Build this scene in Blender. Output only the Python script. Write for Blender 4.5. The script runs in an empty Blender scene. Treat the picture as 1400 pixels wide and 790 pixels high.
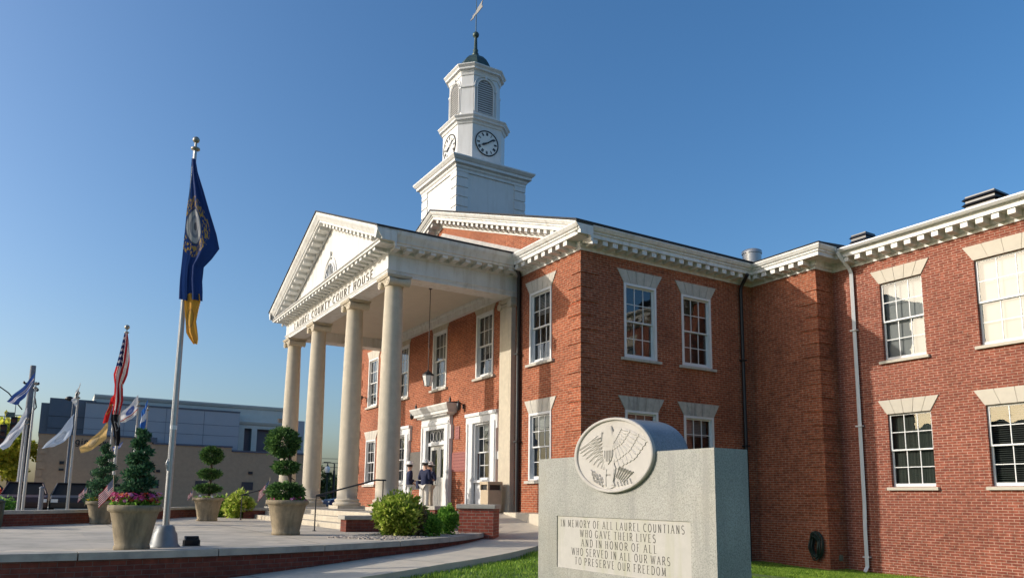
import bpy, bmesh, math, random
from mathutils import Vector, Matrix, noise
random.seed(11)
R=random.Random(5)
sc=bpy.context.scene; COL=sc.collection
PI=math.pi
rad=math.radians

# ------------------------------------------------------------------ materials
MATS={}
def new_mat(name):
    m=bpy.data.materials.new(name); m.use_nodes=True
    nt=m.node_tree
    return m,nt,nt.nodes['Principled BSDF']
def N(nt,t,**kw):
    n=nt.nodes.new(t)
    for k,v in kw.items():
        if k in n.inputs: n.inputs[k].default_value=v
        else: setattr(n,k,v)
    return n
def L(nt,a,b): nt.links.new(a,b)
def ramp(nt,fac,stops):
    r=nt.nodes.new('ShaderNodeValToRGB'); e=r.color_ramp.elements
    while len(e)<len(stops): e.new(.5)
    for el,(p,c) in zip(e,stops): el.position=p; el.color=(*c,1) if len(c)==3 else c
    L(nt,fac,r.inputs[0]); return r
def mixc(nt,fac,a,b,mode='MIX'):
    m=nt.nodes.new('ShaderNodeMix'); m.data_type='RGBA'; m.blend_type=mode
    for s,v in ((0,fac),(6,a),(7,b)):
        if isinstance(v,(int,float)): m.inputs[s].default_value=v
        elif isinstance(v,tuple): m.inputs[s].default_value=(*v,1)
        else: L(nt,v,m.inputs[s])
    return m.outputs[2]
def simple(name,c,rough=.6,var=.12,scale=6,bump=0,bscale=40,metal=0,spec=.5,stain=None,streak=False):
    """principled with noise colour variation, optional darker weather stains and bump"""
    if name in MATS: return MATS[name]
    m,nt,p=new_mat(name)
    tc=N(nt,'ShaderNodeTexCoord')
    no=N(nt,'ShaderNodeTexNoise',Scale=scale,Detail=6,Roughness=.6); L(nt,tc.outputs['Object'],no.inputs['Vector'])
    lo=tuple(x*(1-var) for x in c); hi=tuple(min(1,x*(1+var)) for x in c)
    col=ramp(nt,no.outputs['Fac'],[(.3,lo),(.7,hi)]).outputs[0]
    if stain:
        mp=N(nt,'ShaderNodeMapping'); mp.inputs['Scale'].default_value=(3.2,3.2,.35) if streak else (1,1,1)
        L(nt,tc.outputs['Object'],mp.inputs['Vector'])
        n2=N(nt,'ShaderNodeTexNoise',Scale=1.6,Detail=8,Roughness=.65); L(nt,mp.outputs[0],n2.inputs['Vector'])
        f=ramp(nt,n2.outputs['Fac'],[(.48,(0,0,0)),(.72,(1,1,1))]).outputs[0]
        col=mixc(nt,f,col,stain)
    L(nt,col,p.inputs['Base Color'])
    p.inputs['Roughness'].default_value=rough; p.inputs['Metallic'].default_value=metal
    p.inputs['Specular IOR Level'].default_value=spec
    if bump:
        nb=N(nt,'ShaderNodeTexNoise',Scale=bscale,Detail=4); L(nt,tc.outputs['Object'],nb.inputs['Vector'])
        b=N(nt,'ShaderNodeBump',Strength=bump,Distance=.02); L(nt,nb.outputs['Fac'],b.inputs['Height']); L(nt,b.outputs[0],p.inputs['Normal'])
    MATS[name]=m; return m
def brick(name,c1,c2,mortar,bw=.245,rh=.0715,ms=.007,dark=(.1,.035,.022),dirt=.55,vary=.5):
    m,nt,p=new_mat(name)
    uv=N(nt,'ShaderNodeUVMap'); tc=N(nt,'ShaderNodeTexCoord')
    br=N(nt,'ShaderNodeTexBrick'); br.offset=.5
    br.inputs['Scale'].default_value=1; br.inputs['Brick Width'].default_value=bw; br.inputs['Row Height'].default_value=rh
    br.inputs['Mortar Size'].default_value=ms; br.inputs['Mortar Smooth'].default_value=.25; br.inputs['Bias'].default_value=-.1
    br.inputs['Color1'].default_value=(*c1,1); br.inputs['Color2'].default_value=(*c2,1); br.inputs['Mortar'].default_value=(*mortar,1)
    L(nt,uv.outputs[0],br.inputs['Vector'])
    n1=N(nt,'ShaderNodeTexNoise',Scale=.55,Detail=8,Roughness=.62); L(nt,tc.outputs['Object'],n1.inputs['Vector'])
    f=ramp(nt,n1.outputs['Fac'],[(.42,(0,0,0)),(.75,(dirt,dirt,dirt))]).outputs[0]
    col=mixc(nt,f,br.outputs['Color'],dark)
    n2=N(nt,'ShaderNodeTexNoise',Scale=9,Detail=4); L(nt,tc.outputs['Object'],n2.inputs['Vector'])
    v=ramp(nt,n2.outputs['Fac'],[(.3,(1-vary*.5,)*3),(.7,(1+vary*.4,)*3)]).outputs[0]
    col=mixc(nt,1.0,col,v,'MULTIPLY')
    L(nt,col,p.inputs['Base Color']); p.inputs['Roughness'].default_value=.85; p.inputs['Specular IOR Level'].default_value=.25
    b=N(nt,'ShaderNodeBump',Strength=.7,Distance=.008); b.invert=True
    L(nt,br.outputs['Fac'],b.inputs['Height']); L(nt,b.outputs[0],p.inputs['Normal'])
    return m
def glass_mat():
    m,nt,p=new_mat('window_glass'); nt.nodes.remove(p)
    out=nt.nodes['Material Output']
    tr=N(nt,'ShaderNodeBsdfTransparent'); tr.inputs[0].default_value=(.74,.77,.76,1)
    gl=N(nt,'ShaderNodeBsdfGlossy'); gl.inputs['Roughness'].default_value=.012; gl.inputs[0].default_value=(.95,.97,1,1)
    tc=N(nt,'ShaderNodeTexCoord'); no=N(nt,'ShaderNodeTexNoise',Scale=2.2,Detail=1); L(nt,tc.outputs['Object'],no.inputs['Vector'])
    b=N(nt,'ShaderNodeBump',Strength=.05,Distance=.05); L(nt,no.outputs['Fac'],b.inputs['Height']); L(nt,b.outputs[0],gl.inputs['Normal'])
    lw=N(nt,'ShaderNodeLayerWeight'); lw.inputs[0].default_value=.5
    pw=N(nt,'ShaderNodeMath',operation='POWER'); L(nt,lw.outputs['Facing'],pw.inputs[0]); pw.inputs[1].default_value=4
    fr=N(nt,'ShaderNodeMath',operation='MULTIPLY_ADD'); L(nt,pw.outputs[0],fr.inputs[0]); fr.inputs[1].default_value=.88; fr.inputs[2].default_value=.085
    mx=nt.nodes.new('ShaderNodeMixShader'); L(nt,fr.outputs[0],mx.inputs[0]); L(nt,tr.outputs[0],mx.inputs[1]); L(nt,gl.outputs[0],mx.inputs[2])
    L(nt,mx.outputs[0],out.inputs[0]); return m
def leaf_mat(name,c,trans=.35,var=.45,scale=3.0,tip=None):
    m,nt,p=new_mat(name); out=nt.nodes['Material Output']
    tc=N(nt,'ShaderNodeTexCoord'); geo=N(nt,'ShaderNodeNewGeometry')
    no=N(nt,'ShaderNodeTexNoise',Scale=scale,Detail=3); L(nt,tc.outputs['Object'],no.inputs['Vector'])
    ad=N(nt,'ShaderNodeMath',operation='ADD'); L(nt,no.outputs['Fac'],ad.inputs[0])
    ml=N(nt,'ShaderNodeMath',operation='MULTIPLY'); ml.inputs[1].default_value=.6; L(nt,geo.outputs['Random Per Island'],ml.inputs[0]); L(nt,ml.outputs[0],ad.inputs[1])
    hi=tip or tuple(min(1,x*(1+var)) for x in c)
    col=ramp(nt,ad.outputs[0],[(.45,tuple(x*(1-var) for x in c)),(.8,c),(1.1 if False else 1.0,hi)]).outputs[0]
    L(nt,col,p.inputs['Base Color']); p.inputs['Roughness'].default_value=.55; p.inputs['Specular IOR Level'].default_value=.3
    tl=N(nt,'ShaderNodeBsdfTranslucent'); L(nt,col,tl.inputs[0])
    mx=nt.nodes.new('ShaderNodeMixShader'); mx.inputs[0].default_value=trans
    L(nt,p.outputs[0],mx.inputs[1]); L(nt,tl.outputs[0],mx.inputs[2]); L(nt,mx.outputs[0],out.inputs[0]); return m
def granite(name,c,speck,rough=.45):
    m,nt,p=new_mat(name); tc=N(nt,'ShaderNodeTexCoord')
    n1=N(nt,'ShaderNodeTexNoise',Scale=60,Detail=4,Roughness=.8); L(nt,tc.outputs['Object'],n1.inputs['Vector'])
    v=N(nt,'ShaderNodeTexVoronoi',Scale=70); L(nt,tc.outputs['Object'],v.inputs['Vector'])
    col=ramp(nt,n1.outputs['Fac'],[(.36,speck),(.5,c),(.66,tuple(min(1,x*1.25) for x in c))]).outputs[0]
    n2=N(nt,'ShaderNodeTexNoise',Scale=1.3,Detail=7,Roughness=.6); L(nt,tc.outputs['Object'],n2.inputs['Vector'])
    f=ramp(nt,n2.outputs['Fac'],[(.4,(.82,.84,.80)),(.7,(1.05,1.04,1.0))]).outputs[0]
    col=mixc(nt,1.0,col,f,'MULTIPLY')
    mp=N(nt,'ShaderNodeMapping'); mp.inputs['Scale'].default_value=(5,5,.5); L(nt,tc.outputs['Object'],mp.inputs['Vector'])
    n3=N(nt,'ShaderNodeTexNoise',Scale=1.5,Detail=8,Roughness=.65); L(nt,mp.outputs[0],n3.inputs['Vector'])
    g=ramp(nt,n3.outputs['Fac'],[(.50,(0,0,0)),(.68,(.6,.6,.6))]).outputs[0]; col=mixc(nt,g,col,tuple(x*.62 for x in c))
    n4=N(nt,'ShaderNodeTexNoise',Scale=.7,Detail=5); L(nt,tc.outputs['Object'],n4.inputs['Vector'])
    g=ramp(nt,n4.outputs['Fac'],[(.5,(0,0,0)),(.7,(.4,.4,.4))]).outputs[0]; col=mixc(nt,g,col,(.33,.29,.20))
    L(nt,col,p.inputs['Base Color']); p.inputs['Roughness'].default_value=rough
    b=N(nt,'ShaderNodeBump',Strength=.15,Distance=.004); L(nt,n1.outputs['Fac'],b.inputs['Height']); L(nt,b.outputs[0],p.inputs['Normal'])
    return m

M_brick=brick('red_brick',(.39,.102,.044),(.27,.063,.028),(.41,.25,.16),ms=.0105,vary=.7)
M_brickw=brick('wing_brick',(.29,.080,.047),(.20,.048,.031),(.42,.285,.215),ms=.0082,dirt=.4,vary=.65)
M_brickd=brick('plaza_brick',(.20,.055,.035),(.13,.035,.026),(.16,.11,.09),bw=.225,rh=.075,ms=.006)
M_white=simple('white_paint',(.66,.655,.625),.5,.05,3,stain=(.50,.475,.42),streak=True)
M_trim=simple('white_window_paint',(.70,.70,.685),.45,.03,5)
M_lime=simple('limestone',(.52,.455,.345),.8,.10,5,bump=.12,bscale=60,stain=(.43,.37,.28),streak=True)
M_sill=simple('sill_stone',(.50,.465,.40),.8,.10,6,stain=(.36,.34,.30),streak=True)
M_lintel_grey=simple('weathered_stone',(.44,.42,.37),.85,.15,6,stain=(.16,.16,.15),streak=True)
M_lintel_new=simple('pale_stone',(.50,.455,.375),.8,.05,6)
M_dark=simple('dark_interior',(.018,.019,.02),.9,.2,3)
M_glass=glass_mat()
M_shingle=simple('roof_shingles',(.035,.036,.04),.9,.3,25,bump=.4,bscale=60)
M_copper=simple('dark_copper',(.045,.075,.065),.45,.35,5,metal=.3)
M_black=simple('black_paint',(.015,.015,.017),.4,.2,8)
M_iron=simple('black_iron',(.02,.02,.022),.45,.2,20)
M_steel=simple('brushed_aluminium',(.42,.42,.41),.42,.08,12,metal=.6)
M_silver=simple('silver_paint',(.24,.25,.25),.5,.1,10,metal=.3)
M_conc=simple('plaza_concrete',(.55,.485,.385),.85,.10,2.2,bump=.1,bscale=80,stain=(.40,.36,.28))
def slabs(m):
    nt=m.node_tree; p=nt.nodes['Principled BSDF']; old=p.inputs['Base Color'].links[0].from_socket
    tc=N(nt,'ShaderNodeTexCoord'); br=N(nt,'ShaderNodeTexBrick'); br.offset=.0
    br.inputs['Scale'].default_value=1; br.inputs['Brick Width'].default_value=3.1; br.inputs['Row Height'].default_value=3.0; br.inputs['Mortar Size'].default_value=0
    br.inputs['Color1'].default_value=(1.08,1.06,1.03,1); br.inputs['Color2'].default_value=(.84,.85,.87,1); L(nt,tc.outputs['Object'],br.inputs['Vector'])
    c=mixc(nt,1.0,old,br.outputs['Color'],'MULTIPLY')
    n=N(nt,'ShaderNodeTexNoise',Scale=.9,Detail=9,Roughness=.7); L(nt,tc.outputs['Object'],n.inputs['Vector'])
    f=ramp(nt,n.outputs['Fac'],[(.52,(0,0,0)),(.60,(.5,.5,.5))]).outputs[0]; c=mixc(nt,f,c,(.30,.27,.22))
    v=N(nt,'ShaderNodeTexVoronoi',Scale=3.0); L(nt,tc.outputs['Object'],v.inputs['Vector'])
    g=ramp(nt,v.outputs['Distance'],[(.03,(.55,.55,.55)),(.06,(0,0,0))]).outputs[0]; c=mixc(nt,g,c,(.14,.13,.12))
    L(nt,c,p.inputs['Base Color'])
slabs(M_conc)
M_conc2=simple('walk_concrete',(.58,.51,.395),.85,.09,2.5,bump=.1,bscale=80,stain=(.46,.42,.34))
M_cap=simple('coping_stone',(.40,.37,.31),.85,.12,4,bump=.12,bscale=60,stain=(.25,.24,.21))
M_pot=simple('planter_stone',(.295,.23,.14),.85,.18,7,bump=.25,bscale=45,stain=(.12,.10,.065),streak=True)
M_soil=simple('potting_soil',(.05,.035,.025),.95,.3,30,bump=.5)
M_asph=simple('asphalt',(.05,.05,.052),.9,.15,8,bump=.2,bscale=120)
M_earth=simple('ground_earth',(.10,.09,.07),.95,.2,2)
M_granite=granite('grey_granite',(.35,.34,.315),(.20,.195,.18))
M_granite_s=granite('polished_granite',(.25,.26,.28),(.15,.16,.18),.3)
M_carved=simple('carved_limestone',(.46,.43,.39),.8,.05,8,bump=.08,bscale=90,stain=(.38,.35,.30))
M_panelst=simple('panel_stone',(.44,.415,.375),.8,.05,9,bump=.06,bscale=90,stain=(.37,.36,.26),streak=True)
M_letter=simple('letter_cut_shade',(.06,.056,.05),.9,.2,20)  # dark grey paints the shading of engraved letters; the strokes are raised
M_bronze=simple('bronze_letters',(.11,.095,.07),.55,.2,20)
M_ceiling=simple('ceiling_plaster',(.55,.50,.41),.8,.04,2)
M_pink=simple('pink_granite',(.30,.105,.09),.4,.18,40)
M_pinkl=simple('pink_granite_lettering',(.20,.06,.055),.7,.1,40)
M_greyp=simple('bronze_plaque',(.115,.10,.085),.5,.15,10)
M_door=simple('painted_door',(.62,.61,.56),.4,.03,5)
M_beige=simple('beige_plastic',(.46,.36,.24),.6,.08,6)
M_tan=simple('tan_masonry',(.48,.315,.19),.9,.08,4,bump=.1,bscale=30)
M_greyv=simple('grey_metal_panel',(.37,.39,.41),.5,.05,.6)
M_bluev=simple('dark_blue_panel',(.085,.11,.145),.35,.10,1)
M_cream=simple('cream_cornice',(.55,.56,.50),.6,.05,2)
M_bark=simple('bark',(.09,.065,.045),.95,.3,14,bump=.6,bscale=25)
M_leafd=leaf_mat('juniper_leaves',(.075,.16,.045),.3,.5,4,tip=(.17,.30,.08))
M_leafs=leaf_mat('spruce_needles',(.05,.125,.06),.25,.5,4,tip=(.12,.25,.11))
M_leafg=leaf_mat('bright_shrub_leaves',(.30,.42,.05),.5,.4,5,tip=(.58,.62,.14))
M_leafb=leaf_mat('boxwood_leaves',(.14,.33,.04),.45,.45,5,tip=(.30,.50,.08))
M_leafr=leaf_mat('bronze_shrub_leaves',(.20,.15,.07),.35,.45,6,tip=(.36,.28,.16))
M_leaft=leaf_mat('tree_leaves',(.50,.54,.06),.6,.35,.9,tip=(.75,.68,.12))
M_leaft2=leaf_mat('dark_tree_leaves',(.04,.075,.025),.35,.45,.9,tip=(.09,.14,.045))
M_grass=leaf_mat('grass_blades',(.20,.36,.035),.45,.4,1.3,tip=(.38,.52,.08))
M_lawn=simple('lawn_turf',(.10,.17,.028),.95,.35,5,bump=.6,bscale=60)
M_petal=leaf_mat('pink_petals',(.55,.05,.20),.3,.45,9,tip=(.75,.30,.48))
M_petalr=leaf_mat('red_petals',(.60,.06,.03),.3,.45,9,tip=(.8,.35,.10))
M_petaly=leaf_mat('yellow_petals',(.70,.45,.03),.3,.3,9)
M_gravel=simple('pale_gravel',(.42,.36,.30),.9,.4,35)
M_skin=simple('skin',(.52,.29,.20),.5,.08,12)
M_navy=simple('navy_cloth',(.012,.018,.055),.85,.2,30)
M_khaki=simple('khaki_cloth',(.50,.42,.31),.85,.08,20)
M_whitec=simple('white_cloth',(.80,.79,.76),.85,.04,20)
M_hair=simple('dark_hair',(.03,.02,.015),.6,.2,30)
M_shoe=simple('shoe_leather',(.03,.025,.02),.4,.2,20)
M_hose=simple('green_rubber',(.012,.03,.02),.5,.2,20)
M_blindd=simple('shaded_blind_slats',(.10,.11,.10),.6,.05,4)  # darkened copy of the blind colour, for slats that little sun reaches
M_blind=simple('blind_slats',(.28,.285,.29),.6,.04,5)
M_curtain=simple('curtain_cloth',(.05,.06,.05),.9,.1,5)
M_maroon=simple('maroon_car_paint',(.06,.026,.02),.5,.1,3)
M_carblk=simple('black_car_paint',(.032,.024,.02),.5,.1,3)
M_carblue=simple('blue_car_paint',(.03,.06,.14),.25,.1,3)
M_tyre=simple('tyre_rubber',(.018,.018,.018),.85,.1,10)
M_lampglass=simple('frosted_lamp_glass',(.80,.79,.74),.3,.05,4)
M_lens=simple('signal_lens',(.10,.02,.01),.3,.1,4)
M_poleg=simple('weathered_pole',(.20,.21,.23),.8,.15,4,stain=(.13,.13,.14),streak=True)
M_gold=simple('gilded_metal',(.28,.26,.22),.4,.15,10,metal=.5)
M_clock=simple('clock_dial',(.74,.74,.70),.5,.03,6)
M_brown=simple('brown_door_wood',(.10,.055,.035),.6,.2,8)

# ------------------------------------------------------------------ mesh builder
class MB:
    def __init__(s): s.v=[];s.f=[];s.m=[];s.uv={};s.sm=set()
    def add(s,vs,fs,mi=0,smooth=False,uvs=None):
        b=len(s.v); s.v+= [tuple(v) for v in vs]
        for i,f in enumerate(fs):
            k=len(s.f); s.f.append(tuple(b+j for j in f)); s.m.append(mi)
            if smooth: s.sm.add(k)
            if uvs: s.uv[k]=uvs[i]
        return b
    def box(s,x0,x1,y0,y1,z0,z1,mi=0):
        if x0>x1:x0,x1=x1,x0
        if y0>y1:y0,y1=y1,y0
        if z0>z1:z0,z1=z1,z0
        v=[(x0,y0,z0),(x1,y0,z0),(x1,y1,z0),(x0,y1,z0),(x0,y0,z1),(x1,y0,z1),(x1,y1,z1),(x0,y1,z1)]
        s.add(v,[(0,3,2,1),(4,5,6,7),(0,1,5,4),(1,2,6,5),(2,3,7,6),(3,0,4,7)],mi)
    def obox(s,c,d,rot=0,mi=0,M=None):
        x,y,z=d[0]/2,d[1]/2,d[2]/2
        v=[Vector(p) for p in [(-x,-y,-z),(x,-y,-z),(x,y,-z),(-x,y,-z),(-x,-y,z),(x,-y,z),(x,y,z),(-x,y,z)]]
        T=Matrix.Translation(c)@(M if M is not None else Matrix.Rotation(rot,4,'Z'))
        s.add([T@p for p in v],[(0,3,2,1),(4,5,6,7),(0,1,5,4),(1,2,6,5),(2,3,7,6),(3,0,4,7)],mi)
    def hexa(s,v,mi=0):   # 8 points: bottom 4 ccw, top 4 ccw
        s.add(v,[(0,3,2,1),(4,5,6,7),(0,1,5,4),(1,2,6,5),(2,3,7,6),(3,0,4,7)],mi)
    def prism(s,poly,a,b,axis='y',mi=0):
        """polygon in the plane across 'axis', extruded from a to b; polygon order free"""
        n=len(poly)
        def P(p,t):
            return {'y':(p[0],t,p[1]),'x':(t,p[0],p[1]),'z':(p[0],p[1],t)}[axis]
        v=[P(p,a) for p in poly]+[P(p,b) for p in poly]
        f=[tuple(range(n)),tuple(range(2*n-1,n-1,-1))]+[(i,i+n,(i+1)%n+n,(i+1)%n) for i in range(n)]
        s.add(v,f,mi)
    def tube(s,pts,r,n=8,mi=0,cap=True,smooth=True):
        pts=[Vector(p) for p in pts]; m=len(pts)
        rs=r if isinstance(r,(list,tuple)) else [r]*m
        vs=[];up=None
        for i,p in enumerate(pts):
            t=(pts[min(i+1,m-1)]-pts[max(i-1,0)]).normalized()
            if up is None: up=Vector((0,0,1)) if abs(t.z)<.9 else Vector((1,0,0))
            a=t.cross(up).normalized(); b=a.cross(t).normalized(); up=b
            for k in range(n):
                w=2*PI*k/n; vs.append(p+(a*math.cos(w)+b*math.sin(w))*rs[i])
        fs=[(i*n+k,(i+1)*n+k,(i+1)*n+(k+1)%n,i*n+(k+1)%n) for i in range(m-1) for k in range(n)]
        s.add(vs,fs,mi,smooth)
        if cap: s.add(vs[:n],[tuple(range(n))],mi); s.add(vs[-n:],[tuple(range(n-1,-1,-1))],mi)
    def lathe(s,prof,n=24,c=(0,0,0),mi=0,smooth=True,rot=0,cap=True,sx=1,sy=1):
        vs=[(c[0]+sx*r*math.cos(rot+2*PI*k/n),c[1]+sy*r*math.sin(rot+2*PI*k/n),c[2]+z) for r,z in prof for k in range(n)]
        m=len(prof)
        fs=[(i*n+k,i*n+(k+1)%n,(i+1)*n+(k+1)%n,(i+1)*n+k) for i in range(m-1) for k in range(n)]
        s.add(vs,fs,mi,smooth)
        if cap:
            if prof[0][0]>1e-4: s.add(vs[:n],[tuple(range(n-1,-1,-1))],mi)
            if prof[-1][0]>1e-4: s.add(vs[-n:],[tuple(range(n))],mi)
    def sweep(s,path,prof,a=0,b=None,closed=False,mi=0,ends=True):
        """profile (out,z) along an xy path, mitred; out is to the right of travel; only segments a..b-1 are built"""
        n=len(path); segs=n if closed else n-1
        if b is None: b=segs
        P=[Vector((p[0],p[1])) for p in path]
        def nrm(i):
            d=(P[(i+1)%n]-P[i%n]).normalized(); return Vector((d.y,-d.x))
        st=[]
        for i in range(n):
            if closed or 0<i<n-1:
                n0,n1=nrm(i-1),nrm(i); mtr=(n0+n1)/(1+n0.dot(n1))
            else: mtr=nrm(0) if i==0 else nrm(n-2)
            st.append([(P[i].x+mtr.x*o,P[i].y+mtr.y*o,z) for o,z in prof])
        m=len(prof)
        for i in range(a,b):
            j=(i+1)%n
            base=s.add(st[i]+st[j],[(k,m+k,m+k+1,k+1) for k in range(m-1)],mi)
        if ends and not closed:
            s.add(st[a],[tuple(range(m))],mi); s.add(st[b],[tuple(range(m-1,-1,-1))],mi)
    def leaf(s,p,d,u,ln,w,mi=0):
        d=d*ln; u=u*w
        s.add([p-u*.35,p+d*.45-u,p+d,p+d*.45+u],[(0,1,2,3)],mi)
    def build(s,name,mats,parent=None,loc=None,rot=None,recalc=True,bevel=0):
        me=bpy.data.meshes.new(name); me.from_pydata(s.v,[],s.f)
        if not isinstance(mats,(list,tuple)): mats=[mats]
        for m in mats: me.materials.append(m)
        me.polygons.foreach_set('material_index',s.m)
        if s.sm:
            fl=[False]*len(s.f)
            for k in s.sm: fl[k]=True
            me.polygons.foreach_set('use_smooth',fl)
        me.validate(clean_customdata=False)
        if recalc:
            bm=bmesh.new(); bm.from_mesh(me); bmesh.ops.recalc_face_normals(bm,faces=bm.faces); bm.to_mesh(me); bm.free()
        uvl=me.uv_layers.new(name='UVMap'); data=[0.0]*(2*len(me.loops)); vs=me.vertices
        for k,p in enumerate(me.polygons):
            nn=p.normal; cu=s.uv.get(k) if len(me.polygons)==len(s.f) else None
            if abs(nn.z)<.75:
                l=math.hypot(nn.x,nn.y); t=(-nn.y/l,nn.x/l)
            else: t=None
            for q,li in enumerate(p.loop_indices):
                co=vs[me.loops[li].vertex_index].co
                if cu is not None:
                    # custom uvs keyed by vertex position order
                    idx=s.f[k].index(me.loops[li].vertex_index) if me.loops[li].vertex_index in s.f[k] else q
                    data[2*li],data[2*li+1]=cu[idx]
                elif t: data[2*li]=co.x*t[0]+co.y*t[1]; data[2*li+1]=co.z
                else: data[2*li]=co.x; data[2*li+1]=co.y
        uvl.data.foreach_set('uv',data); me.update()
        o=bpy.data.objects.new(name,me); COL.objects.link(o)
        if parent is not None: o.parent=parent
        if loc is not None: o.location=loc
        if rot is not None: o.rotation_euler=rot if isinstance(rot,(tuple,list)) else (0,0,rot)
        if bevel:
            md=o.modifiers.new('bevel','BEVEL'); md.width=bevel; md.segments=2; md.limit_method='ANGLE'
        return o
def tag(o,label,cat,group=None):
    o['label']=label; o['category']=cat
    if group: o['group']=group
    return o
def empty(name,loc,label,cat,group=None,rot=0):
    o=bpy.data.objects.new(name,None); COL.objects.link(o); o.location=loc; o.rotation_euler=(0,0,rot); o.empty_display_size=.2
    return tag(o,label,cat,group)
def struct(o): o['kind']='structure'; return o
def copy_tree(o,parent=None):
    c=o.copy(); COL.objects.link(c)
    if parent is not None: c.parent=parent
    for ch in list(o.children): copy_tree(ch,c)
    return c

# ------------------------------------------------------------------ stroke lettering
def ell(cx,cy,rx,ry,a0,a1,n=10):
    return [(cx+rx*math.cos(rad(a0+(a1-a0)*i/n)),cy+ry*math.sin(rad(a0+(a1-a0)*i/n))) for i in range(n+1)]
GL={
'A':(.62,[[(0,0),(.31,1)],[(.31,1),(.62,0)],[(.12,.36),(.50,.36)]]),
'C':(.58,[ell(.32,.5,.32,.5,50,310,16)]),
'D':(.58,[[(.08,0),(.08,1)],[(.08,1)]+ell(.26,.5,.32,.5,90,-90,12)+[(.08,0)]]),
'E':(.50,[[(.08,0),(.08,1)],[(.08,1),(.48,1)],[(.08,.52),(.38,.52)],[(.08,0),(.5,0)]]),
'F':(.48,[[(.08,0),(.08,1)],[(.08,1),(.48,1)],[(.08,.52),(.38,.52)]]),
'G':(.62,[ell(.32,.5,.32,.5,50,340,16),[(.38,.40),(.62,.40)]]),
'H':(.60,[[(.08,0),(.08,1)],[(.52,0),(.52,1)],[(.08,.52),(.52,.52)]]),
'I':(.16,[[(.08,0),(.08,1)]]),
'L':(.48,[[(.08,0),(.08,1)],[(.08,0),(.48,0)]]),
'M':(.74,[[(.07,0),(.10,1)],[(.10,1),(.37,.1)],[(.37,.1),(.64,1)],[(.64,1),(.67,0)]]),
'N':(.60,[[(.08,0),(.08,1)],[(.08,1),(.52,0)],[(.52,0),(.52,1)]]),
'O':(.64,[ell(.32,.5,.31,.5,0,360,22)]),
'P':(.50,[[(.08,0),(.08,1)],[(.08,1)]+ell(.26,.74,.24,.26,90,-90,10)+[(.08,.48)]]),
'R':(.56,[[(.08,0),(.08,1)],[(.08,1)]+ell(.26,.74,.24,.26,90,-90,10)+[(.08,.48)],[(.26,.48),(.56,0)]]),
'S':(.50,[ell(.25,.75,.22,.25,40,270,12)+ell(.25,.25,.24,.25,90,-140,12)[1:]]),
'T':(.56,[[(.28,0),(.28,1)],[(0,1),(.56,1)]]),
'U':(.60,[[(.08,1),(.08,.32)]+ell(.30,.28,.22,.28,180,360,10)+[(.52,.32),(.52,1)]]),
'V':(.62,[[(0,1),(.31,0)],[(.31,0),(.62,1)]]),
'W':(.86,[[(0,1),(.22,0)],[(.22,0),(.43,.95)],[(.43,.95),(.64,0)],[(.64,0),(.86,1)]]),
'Y':(.60,[[(0,1),(.30,.5)],[(.60,1),(.30,.5)],[(.30,.5),(.30,0)]]),
'X':(.56,[[(0,1),(.56,0)],[(.56,1),(0,0)]]),
'g':(.46,[ell(.22,.34,.2,.32,0,360,16),[(.42,.66),(.42,-.12)]+ell(.22,-.12,.2,.2,0,-150,8)]),
'i':(.14,[[(.07,0),(.07,.66)],[(.07,.84),(.07,.95)]]),
'n':(.44,[[(.06,0),(.06,.66)],[(.06,.46)]+ell(.22,.44,.16,.22,180,0,8)+[(.38,0)]]),
'a':(.44,[ell(.2,.32,.18,.32,0,360,14),[(.38,.66),(.38,0)]]),
'w':(.62,[[(0,.66),(.15,0)],[(.15,0),(.31,.6)],[(.31,.6),(.47,0)],[(.47,0),(.62,.66)]]),
}
SERIF='ABDEFHIKLMNPRTUVWXY'
def ribbon(mb,pts,w,y0,y1,T,mi=0):
    P=[Vector(p) for p in pts]; closed=(P[0]-P[-1]).length<1e-5
    if closed: P=P[:-1]
    n=len(P); Lf=[];Rt=[]
    for i in range(n):
        if closed: a,b=P[i]-P[i-1],P[(i+1)%n]-P[i]
        else: a=P[i]-P[i-1] if i>0 else P[1]-P[0]; b=P[i+1]-P[i] if i<n-1 else a
        a=a.normalized(); b=b.normalized(); na=Vector((-a.y,a.x)); nb=Vector((-b.y,b.x)); mt=(na+nb)/max(.4,1+na.dot(nb))
        Lf.append(P[i]+mt*w/2); Rt.append(P[i]-mt*w/2)
    vs=[T(p,y1) for p in Lf]+[T(p,y1) for p in Rt]+[T(p,y0) for p in Lf]+[T(p,y0) for p in Rt]
    fs=[]
    for i in range(n if closed else n-1):
        j=(i+1)%n
        fs+=[(i,n+i,n+j,j),(i,j,2*n+j,2*n+i),(n+i,3*n+i,3*n+j,n+j)]
    mb.add(vs,fs,mi)
def text_width(t,h,cond,sp):
    return sum((GL[c][0]*cond+sp)*h if c!=' ' else .36*h*cond/.8 for c in t)-sp*h
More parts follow.
